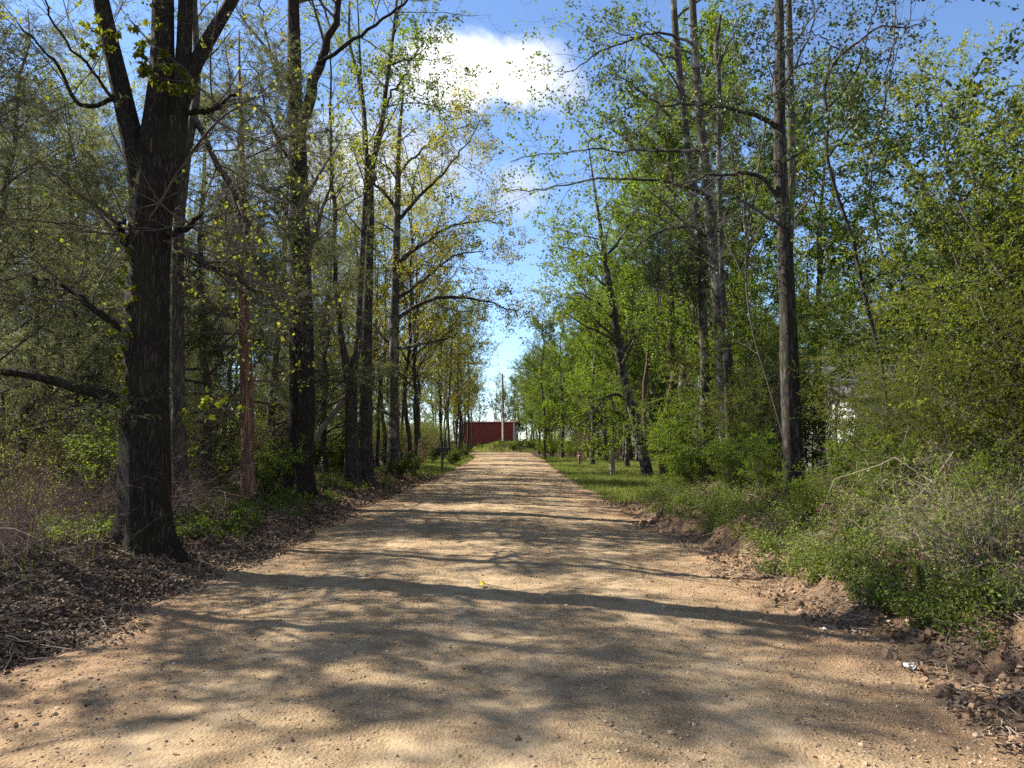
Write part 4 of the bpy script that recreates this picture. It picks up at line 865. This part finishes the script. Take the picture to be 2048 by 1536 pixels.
for (x, y, k, s) in [(5.6, 104, 'privet', .8), (7.6, 103, 'privet', .9), (9.6, 106, 'privet', 1.0), (12, 104, 'privet', 1.1), (15, 108, 'privet', 1.2), (11, 98, 'privet', .9), (18, 104, 'privet', 1.2), (5.0, 109, 'green', .75), (7.4, 111, 'green', .85), (10, 109, 'green', .9), (14, 112, 'green', 1.0), (4.2, 122, 'green', .8), (1.8, 121, 'green', .65), (-2, 122, 'green', .7), (20, 110, 'privet', 1.3), (8.6, 95, 'privet', .7)]:
    put(k, x, y, s, 'green growth closing the view right of the red barn', 'growth right of the barn', g=g)
for (x, y, s) in [(5.0, 9.3, .5), (5.1, 7.6, .5), (5.6, 5.9, .55)]:
    put('privet', x, y, s, 'young arching privet on the crest of the right bank', 'young privets on the right bank', g=g, var=0)
# behind the barn
fill('green', 14, zone(-40, 40, 114, 150), .75, 1.05, 'low tree line behind the red barn', 'trees behind the barn', 5)
fill('bare', 10, zone(-14, 12, 112, 130), .75, 1.1, 'bare tree behind the red barn', 'bare trees behind the barn', 4)
for (x, y, s) in [(2.6, 94, .65), (3.6, 95.5, .7), (1.2, 97, .4), (-1.5, 96.5, .35), (5.0, 95, .8)]:
    put('shrub', x, y, s * 1.6, 'leafy clump on the grass mound before the red barn', 'clumps on the mound', g=g, var=1)

fill('privet', 26, row(50, 96, 3.0, 12, -1), .6, .9, 'leafy bush hiding the left end of the red barn', 'bushes before the barn on the left', 1.6)
fill('young', 8, row(50, 99, 3.0, 10, -1), .6, .9, 'leafy tree hiding the left end of the red barn', 'trees before the barn on the left', 2)
fill('thicket', 12, row(36, 80, 1.8, 7, -1), 1.0, 1.5, 'brown twiggy thicket between the trunks along the left verge', 'thickets along the left verge', 1.5)
# brambles
for (x, y, s) in [(4.5, 12.6, .38), (4.2, 10.2, .36), (4.5, 8.6, .42), (4.9, 7.2, .4), (5.2, 9.9, .5), (4.6, 14.4, .4), (5.5, 6.2, .45), (4.3, 16.2, .35)]:
    put('brightshrub', x, y, s, 'small bright leafy sapling on the crest of the right bank', 'saplings on the right bank', g=g)
for (x, y, s) in [(6.6, 7.6, 2.4), (7.2, 10.2, 2.4), (8.8, 12.6, 2.0)]:
    o = obj('cane_clump', BR[0], None, (x, y, float(H(x, y)))); o.scale = (s * .8, s * .8, s); o.rotation_euler = (0, 0, g.random() * 6.283)
    tag(o, 'tall clump of thin pale arching canes inside the right thicket', 'canes', 'cane clumps in the right thicket')
def brm(i, x, y, s, label, group):
    o = obj('bramble', BR[i], None, (x, y, float(H(x, y)))); o.scale = (s, s, s); o.rotation_euler = (0, 0, g.random() * 6.283)
    tag(o, label, 'bramble', group)
for _ in range(16):
    y = 6.0 + 8 * g.random(); x = float(xl(y)) - 1.6 - 4.5 * g.random()
    brm(1 if g.random() < .7 else 0, x, y, .8 + .6 * g.random(), 'tangled dry reddish bramble on the left bank beside the massive oak', 'brambles on the left bank')
for _ in range(24):
    y = 3.6 + 9.5 * g.random() ** 1.2; x = float(xr(y)) + 1.2 + 2.6 * g.random()
    brm(0 if g.random() < .5 else 2, x, y, .5 + .5 * g.random(), 'tangled dry tan bramble arching over the right bank', 'brambles on the right bank')

# ------------------------------------------------------------------ built things
def boxm(G, c, s, mat=0, rz=0):
    c = np.array(c, float); h = np.array(s, float) / 2
    v = np.array([(a, b, d) for d in (-1, 1) for b in (-1, 1) for a in (-1, 1)], float) * h
    cr, sr = math.cos(rz), math.sin(rz); v = np.stack([v[:, 0] * cr - v[:, 1] * sr, v[:, 0] * sr + v[:, 1] * cr, v[:, 2]], -1) + c
    G.add(v, [[0, 2, 3, 1], [4, 5, 7, 6], [0, 1, 5, 4], [2, 6, 7, 3], [0, 4, 6, 2], [1, 3, 7, 5]], mat)

M['barn_red'] = plain('barn_red', (.25, .05, .042), .5, .18, 1.5, spec=.3)
M['trim_white'] = plain('trim_white', (.72, .70, .66), .6, .08, 4)
M['roof_metal'] = plain('roof_metal', (.10, .035, .03), .8, .15, 2, spec=.1)
br = thing('red_barn', 'long dark red metal barn at the end of the road', 'barn', (3.1, 103, -.1), R(-5))
def ribwall(G, x0, x1, y, z0, z1, pitch=.3, amp=.03):
    n = int((x1 - x0) / pitch) * 4; xs = np.linspace(x0, x1, n + 1); ph = np.arange(n + 1) % 4; yy = y - np.where((ph == 1) | (ph == 2), amp, 0)
    V = np.concatenate([np.stack([xs, yy, np.full(n + 1, z0)], -1), np.stack([xs, yy, np.full(n + 1, z1)], -1)])
    i = np.arange(n); G.add(V, np.stack([i, i + 1, i + n + 2, i + n + 1], -1))
G = Geo(); ribwall(G, -7.6, -.12, 0, -.6, 4.0)
boxm(G, (-3.9, 5.7, 1.7), (7.4, 11.2, 4.6)); obj('wall', G.mesh('barn_wall', [M['barn_red']]), br)
G = Geo(); V = np.array([(-7.9, -.14, 4.02), (.3, -.14, 4.02), (.3, 5.7, 4.3), (-7.9, 5.7, 4.3), (.3, 11.7, 4.02), (-7.9, 11.7, 4.02)])
V2 = V.copy(); V2[:, 2] += .1; G.add(np.concatenate([V, V2]), [[0, 3, 2, 1], [3, 5, 4, 2], [6, 7, 8, 9], [9, 8, 10, 11], [0, 1, 7, 6], [4, 5, 11, 10]]); G.f.append((np.array([[1, 2, 8], [2, 4, 10]]), 0)); G.add(np.array([(.05, -.1, 4.0), (.05, 11.4, 4.0), (.05, 5.7, 4.25)]), [[0, 1, 2]])
obj('roof', G.mesh('barn_roof', [M['roof_metal']]), br)
for yy, xx in ((-.08, -.02), (4.2, .12), (8.2, .12)):
    G = Geo(); boxm(G, (xx, yy, 1.7), (.2 if yy < 0 else .14, .2, 4.62)); obj('corner_trim', G.mesh('barn_trim', [M['trim_white']]), br)

# pole
b = at(1006, 890, 98); pz = float(H(b[0], 98)); top = 1.6 + 132 / FPX * 98
pole = thing('utility_pole', 'tall thin wooden utility pole in front of the red barn', 'utility pole', (b[0], 98, pz))
G = Geo(); G.add(*tubes(np.array([(0, 0, -.3), (-.02, 0, 3), (-.05, 0, 7), (-.08, 0, top - pz)]), np.array([.17, .16, .14, .12]), 12))
G.add(*tubes(np.array([(-.08, 0, top - pz - .001), (-.08, 0, top - pz + .02)]), np.array([.12, .001]), 12)); obj('shaft', G.mesh('pole_shaft', [plain('pole_wood', (.20, .15, .115), .85, .3, 5)], True), pole)
G = Geo(); G.add(*tubes(np.array([(.0, -.19, .0), (-.02, -.18, 3.4)]), np.array([.045, .045]), 8)); obj('sunlit_strip', G.mesh('pole_sunlit_strip', [M['trim_white']], True), pole)  # white tube stands in for sunlight on the pole's lower half

# mailbox
y = 39.; x = float(pxx(891, y)) - .15; z = float(H(x, y))
mb = thing('mailbox', 'small black mailbox on a thin post at the left verge', 'mailbox', (x, y, z), R(8))
M['black_metal'] = plain('black_metal', (.014, .014, .015), .4, .2, 5)
G = Geo(); n = 14; a = np.linspace(0, math.pi, n); prof = np.concatenate([np.stack([np.cos(a) * .11, .13 + np.sin(a) * .11], -1), [(-.11, 0), (.11, 0)]]); k = len(prof)
V = np.concatenate([np.stack([np.full(k, xx), prof[:, 0], prof[:, 1] + .98], -1) for xx in (-.3, .3)]); i = np.arange(k); j = np.roll(i, -1)
G.add(V, np.stack([i, j, j + k, i + k], -1)); G.f.append((np.arange(k)[None, ::-1], 0)); G.f.append((np.arange(k, 2 * k)[None], 0)); obj('box', G.mesh('mailbox_box', [M['black_metal']]), mb)
G = Geo(); boxm(G, (.31, 0, 1.1), (.02, .19, .2)); obj('door', G.mesh('mailbox_door', [M['black_metal']]), mb)
G = Geo(); boxm(G, (0, 0, .44), (.09, .09, 1.06)); G.add(*tubes(np.array([(0.03, 0, .55), (.26, 0, .97)]), np.array([.025, .025]), 6)); obj('post', G.mesh('mailbox_post', [plain('mail_post', (.05, .04, .035), .85, .3, 9)]), mb)

# wooden post in the clearing
y = 33.; p0 = at(1226, 947, y); hgt = 57 / FPX * y
wp = obj('wooden_post', None) if False else None
G = Geo(); gz = float(H(p0[0], y)); K = 12; s = np.linspace(0, 1, K); P = np.stack([-.06 * s, 0 * s, -.3 + s * (hgt + .3)], -1)
G.add(*tubes(P, .115 + .008 * np.sin(s * 17) - .012 * s, 14)); G.add(*tubes(np.array([P[-1] - (0, 0, .001), P[-1] + (0, 0, .02)]), np.array([.1, .001]), 14))
o = obj('wooden_post', G.mesh('wooden_post', [barkmat('post_wood', (.13, .11, .085), (.42, .37, .29), scale=14, stretch=.08, bump=.4)], True), None, (p0[0], y, gz))
tag(o, 'weathered round wooden post standing in the grass clearing', 'post')

# orange marker at the back of the clearing
y = 46.; p0 = at(1159, 915, y); G = Geo(); boxm(G, (0, 0, .2), (.12, .12, .5)); G.add(*tubes(np.array([(0, 0, .42), (0, 0, .46), (0, 0, .66), (0, 0, .70), (0, 0, .71)]), np.array([.07, .11, .12, .08, .001]), 12))
o = obj('marker_post', G.mesh('marker_post', [plain('faded_orange', (.26, .105, .07), .8, .2, 6)]), None, (p0[0], y, float(H(p0[0], y)))); tag(o, 'short faded orange marker post at the back of the clearing', 'marker')

# pale house behind the thicket
M['siding'] = plain('siding', (.62, .62, .60), .6, .08, 3)
hx, hy = 13.3, 27.
hs = thing('pale_house', 'pale house with lap siding glimpsed through the right thicket', 'house', (hx, hy, float(H(hx, hy))))
G = Geo()
for k in range(16):
    z0 = -.2 + k * .2
    boxm(G, (7, -.01 + .0, z0 + .1), (14, .05 + .012 * (k % 2), .196)); boxm(G, (-.03, 4.0, z0 + .1), (.05 + .012 * (k % 2), 8, .196))
boxm(G, (7, 4, 1.4), (13.9, 7.9, 3.1)); obj('wall', G.mesh('house_wall', [M['siding']]), hs)
G = Geo(); V = np.array([(-.5, -.5, 2.95), (14.5, -.5, 2.95), (14.5, 4, 4.6), (-.5, 4, 4.6), (14.5, 8.5, 2.95), (-.5, 8.5, 2.95)]); V2 = V.copy(); V2[:, 2] += .14
G.add(np.concatenate([V, V2]), [[0, 3, 2, 1], [3, 5, 4, 2], [6, 7, 8, 9], [9, 8, 10, 11], [0, 1, 7, 6], [4, 5, 11, 10]]); G.f.append((np.array([[1, 2, 8], [2, 4, 10], [0, 6, 9], [0, 9, 3], [3, 9, 11], [3, 11, 5], [1, 8, 7], [2, 10, 8]]), 0))
G.add(np.array([(-.0, 0, 2.9), (-.0, 8, 2.9), (-.0, 4, 4.55)]), [[0, 2, 1]]); obj('roof', G.mesh('house_roof', [plain('shingle', (.12, .11, .105), .85, .25, 12)]), hs)
for wx in (3.2, 9.5):
    G = Geo(); boxm(G, (wx, -.06, 1.75), (1.1, .07, 1.3)); w = obj('window', G.mesh('house_window', [M['trim_white']]), hs)
    G = Geo(); boxm(G, (wx, -.1, 1.75), (.9, .02, 1.1)); obj('pane', G.mesh('house_pane', [plain('glass_pane', (.03, .035, .04), .08, .1, 2, spec=.6)]), w)

# litter and small things
def scrap(name, x, y, sx, sy, mat, label, cat, g):
    n = 7; u, v = np.meshgrid(np.linspace(-.5, .5, n), np.linspace(-.5, .5, n)); z = .35 * sx * (.5 * np.sin(u * 7 + 1) * np.cos(v * 5) + .4 * np.sin(v * 9)) + sx * .3
    V = np.stack([u * sx * (1 - .3 * v), v * sy * (1 + .35 * u), z], -1).reshape(-1, 3); ii = np.arange(n * n).reshape(n, n)
    G = Geo(); G.add(V, np.stack([ii[:-1, :-1], ii[:-1, 1:], ii[1:, 1:], ii[1:, :-1]], -1).reshape(-1, 4))
    me = G.mesh(name, [mat], True); o = obj(name, me, None, (x, y, float(H(x, y)) + .01)); o.rotation_euler = (.2, -.1, g.random() * 6)
    md = o.modifiers.new('thickness', 'SOLIDIFY'); md.thickness = .0015
    tag(o, label, cat)
white = plain('paper_white', (.5, .51, .52), .7, .25, 20)
def gpx(px, py, h=.12):
    y = (CAMZ - h) * FPX / (py - 880); return (px - 983) / FPX * y, y
x, y = gpx(1810, 1265, .25); scrap('paper_scrap', x, y, .07, .06, white, 'larger crumpled white paper scrap at the foot of the right bank', 'litter', g)
x, y = gpx(1642, 1232, .12); scrap('paper_scrap', x, y, .055, .035, white, 'smaller white paper scrap lying on the dirt of the right bank', 'litter', g)
x, y = gpx(966, 1169, .05)
G = Geo(); Vl, Fl = flatleaves(np.array([x]), np.array([y]), .11, .05, gg(5), .9); c0 = Vl.mean(0); G.add(Vl - c0, Fl)
o = obj('fallen_leaf', G.mesh('fallen_leaf', [plain('yellow_leaf', (.62, .47, .03), .6, .1, 9)]), None, tuple(c0)); tag(o, 'single bright yellow leaf lying on the road', 'leaf')
# ferns
def fern(x, y, h, label, g):
    t = thing('fern', label, 'fern', (x, y, float(H(x, y)))); n = 5
    for k in range(n):
        a = g.random() * 6.283; s = np.linspace(0, 1, 14); l = h * (.75 + .4 * g.random())
        P = np.stack([np.cos(a) * .18 * l * s ** 2, np.sin(a) * .18 * l * s ** 2, l * (s - .08 * s ** 3)], -1)
        G = Geo(); G.add(*tubes(P, .003 * (1.1 - s), 4)); V, F = [], []
        sd = np.array([-np.sin(a), np.cos(a), 0]); m = 26
        for q in range(m):
            tq = .15 + .84 * q / m; c = np.array([np.interp(tq, s, P[:, e]) for e in range(3)]); w = .11 * l * math.sin(math.pi * min(1, tq * .9 + .12)) + .01
            for sg in (-1, 1):
                b0 = len(V); V += [c, c + sd * sg * w * .5 + np.array([0, 0, .012]), c + sd * sg * w + np.array([0, 0, .01]), c + sd * sg * w * .5 - np.array([0, 0, .006])]; F.append([b0, b0 + 1, b0 + 2, b0 + 3])
        G.add(np.array(V), F, 1); obj('frond', G.mesh('frond', [M['twig'], M['weed_leaf']]), t)
for (px, py, Yd, h, lab) in [(1872, 1085, 6.3, .42, 'taller upright fern in front of the dark hollow on the right bank'), (1838, 1085, 6.6, .34, 'shorter fern left beside the taller upright fern')]:
    p = at(px, py, Yd); fern(p[0], Yd, h, lab, g)

# ivy on the oak, leafy sprigs in front of its fork
def sprig(pts, Yd, n, ls, label, mat, seed, spread=.12):
    gs = gg(seed); P = np.array([at(a, b_, Yd) for a, b_ in pts]); b = P[0]
    sp = spline(np.concatenate([P - b], 0)[:, [0, 2, 1]], 14)[:, [0, 2, 1]]
    G = Geo(); G.add(*tubes(sp, np.linspace(.007, .002, 14), 5)); P1, R1 = branch(sp[None], np.full((1, 14), .004), n, .2, 1, 60, spread * 2, .2, .4, 5, gs, .7, None, 0, .0015)
    G.add(*tubes(P1, R1, 3)); Vl, Fl = leafs(P1, 5, ls, gs, .3, .015, .25, .3, along=.3, droop=.25); Vl = Vl.reshape(-1, 4, 3); b0 = Vl[:, :1]
    ax = nrm(Vl[:, 2] - Vl[:, 0])[:, None]; sd = Vl[:, 1] - Vl[:, 3]; sd = nrm(sd[:, None] - (sd[:, None] * ax).sum(-1, keepdims=True) * ax)
    for an, sc2 in ((0, 1), (.85, .8), (-.85, .8), (1.9, .45), (-1.9, .45)):
        r_ = Vl - b0; ca, cs = (r_ * ax).sum(-1, keepdims=True), (r_ * sd).sum(-1, keepdims=True); rest = r_ - ca * ax - cs * sd
        V2 = b0 + sc2 * ((ca * math.cos(an) - cs * math.sin(an)) * ax + (ca * math.sin(an) + cs * math.cos(an)) * sd + rest)
        G.add(V2.reshape(-1, 3), Fl, 1)
    o = obj('leaf_sprig', G.mesh('leaf_sprig', [M['twig'], mat]), None, tuple(b)); tag(o, label, 'sprig')
sprig([(420, 190), (380, 165), (340, 160), (310, 150), (300, 125)], 8.9, 16, .085, 'sprig of yellow green leaves hanging across the fork of the massive oak', M['young_leaf'], 501)
sprig([(180, 150), (205, 100), (215, 60), (235, 50)], 8.9, 9, .085, 'sprig of yellow green leaves beside the upper left limb of the massive oak', M['young_leaf'], 502)
sprig([(260, 40), (285, 65), (300, 90)], 8.9, 6, .08, 'small sprig of yellow leaves between the limbs of the massive oak', M['young_leaf'], 503)
sprig([(248, 960), (240, 880), (244, 790), (245, 700), (243, 620), (250, 520), (246, 470)], 9.2, 22, .07, 'climbing leafy vine on the left edge of the massive oak trunk', M['young_leaf'], 504, .06)
sprig([(350, 900), (380, 850), (420, 820), (450, 815)], 9.6, 9, .08, 'sunlit leafy sprig low at the right side of the massive oak trunk', M['young_leaf'], 505)

# ------------------------------------------------------------------ sky and sun
SUN_EL, SUN_AZ = R(41), R(67)          # azimuth to the left of the road direction
w = bpy.data.worlds.new('World'); sc.world = w; w.use_nodes = True; nt = w.node_tree; nt.nodes.clear(); n, l = nt.nodes, nt.links
sky = N_(n, 'ShaderNodeTexSky', sky_type='NISHITA', sun_disc=False); sky.sun_elevation = SUN_EL; sky.sun_rotation = -SUN_AZ
sky.altitude = 1200; sky.air_density = .9; sky.dust_density = .15; sky.ozone_density = 4.0
tc = N_(n, 'ShaderNodeTexCoord'); sx = N_(n, 'ShaderNodeSeparateXYZ'); l.new(tc.outputs['Generated'], sx.inputs[0])
def math_(op, a, b=None, c=None, clamp=False):
    q = N_(n, 'ShaderNodeMath', operation=op); q.use_clamp = clamp
    for i, v in enumerate((a, b, c)):
        if v is None: continue
        if isinstance(v, (int, float)): q.inputs[i].default_value = v
        else: l.new(v, q.inputs[i])
    return q.outputs[0]
yy = math_('MAXIMUM', sx.outputs['Y'], .05)
U, Vv = math_('DIVIDE', sx.outputs['X'], yy), math_('DIVIDE', sx.outputs['Z'], yy)
nz = N_(n, 'ShaderNodeTexNoise'); nz.inputs['Scale'].default_value = 7; nz.inputs['Detail'].default_value = 9; nz.inputs['Roughness'].default_value = .6; nz.inputs['Distortion'].default_value = .4
l.new(tc.outputs['Generated'], nz.inputs[0])
nb = N_(n, 'ShaderNodeTexNoise'); nb.inputs['Scale'].default_value = 3.5; nb.inputs['Detail'].default_value = 6
l.new(tc.outputs['Generated'], nb.inputs[0])
def blob(px, py, a, b, soft=.55, amp=1.5):
    p = at(px, py, 1.0) - np.array([0, 0, CAMZ]); u0, v0 = p[0] / p[1], p[2] / p[1]
    du = math_('MULTIPLY', math_('SUBTRACT', U, float(u0)), 1 / a); dv = math_('MULTIPLY', math_('SUBTRACT', Vv, float(v0)), 1 / b)
    e = math_('SQRT', math_('ADD', math_('MULTIPLY', du, du), math_('MULTIPLY', dv, dv)))
    e = math_('ADD', e, math_('MULTIPLY', math_('SUBTRACT', nz.outputs['Fac'], .5), amp))
    mr = N_(n, 'ShaderNodeMapRange'); mr.interpolation_type = 'SMOOTHSTEP'; mr.inputs[1].default_value = 1 + soft / 2; mr.inputs[2].default_value = 1 - soft; l.new(e, mr.inputs[0])
    return mr.outputs[0]
cm = blob(950, 148, .128, .066, .38, 1.8); cm = math_('MAXIMUM', cm, blob(885, 130, .07, .055, .38, 1.8)); cm = math_('MAXIMUM', cm, math_('MULTIPLY', blob(1035, 380, .035, .034, 1.0), .6))
cm = math_('MAXIMUM', cm, math_('MULTIPLY', blob(700, 330, .16, .07, .8), .7))
# unseen bright clouds low behind the camera, added as fill light
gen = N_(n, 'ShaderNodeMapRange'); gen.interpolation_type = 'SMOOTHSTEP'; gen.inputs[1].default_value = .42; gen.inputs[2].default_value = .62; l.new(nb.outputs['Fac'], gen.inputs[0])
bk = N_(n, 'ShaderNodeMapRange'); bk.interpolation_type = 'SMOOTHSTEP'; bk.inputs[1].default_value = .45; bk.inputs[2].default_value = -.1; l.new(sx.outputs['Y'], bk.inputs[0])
rear_fill = (math_('MULTIPLY', math_('MULTIPLY', gen.outputs[0], bk.outputs[0]), math_('SUBTRACT', 1.0, sx.outputs['Z'], None, True)))
hz = N_(n, 'ShaderNodeMapRange'); hz.inputs[1].default_value = .10; hz.inputs[2].default_value = 0; hz.inputs[4].default_value = .08; l.new(sx.outputs['Z'], hz.inputs[0])
cm = math_('MAXIMUM', cm, hz.outputs[0])
cc = ramp(n, [(.36, (3.3, 3.5, 3.9)), (.56, (5.6, 5.6, 5.6))]); l.new(nz.outputs['Fac'], cc.inputs[0])
mx = N_(n, 'ShaderNodeMix', data_type='RGBA'); l.new(cm, mx.inputs[0]); l.new(sky.outputs[0], mx.inputs[6]); l.new(cc.outputs[0], mx.inputs[7])
mr_ = N_(n, 'ShaderNodeMix', data_type='RGBA'); l.new(rear_fill, mr_.inputs[0]); l.new(mx.outputs[2], mr_.inputs[6]); mr_.inputs[7].default_value = (8.2, 7.9, 7.4, 1)
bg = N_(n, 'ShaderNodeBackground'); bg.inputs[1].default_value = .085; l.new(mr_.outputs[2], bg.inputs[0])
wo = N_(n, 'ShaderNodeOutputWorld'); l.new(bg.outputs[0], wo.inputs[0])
sun = bpy.data.lights.new('sun', 'SUN'); so = bpy.data.objects.new('sun', sun); COL.objects.link(so)
sun.energy = 5.0; sun.angle = R(.53); sun.color = (1, .94, .84)
d = Vector((-math.sin(SUN_AZ) * math.cos(SUN_EL), math.cos(SUN_AZ) * math.cos(SUN_EL), math.sin(SUN_EL)))
so.rotation_euler = d.to_track_quat('Z', 'Y').to_euler(); so.location = (-30, 20, 30)

sc.view_settings.view_transform = 'Standard'; sc.view_settings.look = 'None'; sc.view_settings.gamma = 1.0
sc.view_settings.exposure = 1.68
sc.render.engine = 'CYCLES'; sc.cycles.max_bounces = 5; sc.cycles.diffuse_bounces = 3; sc.cycles.transmission_bounces = 3; sc.cycles.glossy_bounces = 1; sc.cycles.transparent_max_bounces = 4
sc.cycles.use_denoising = False
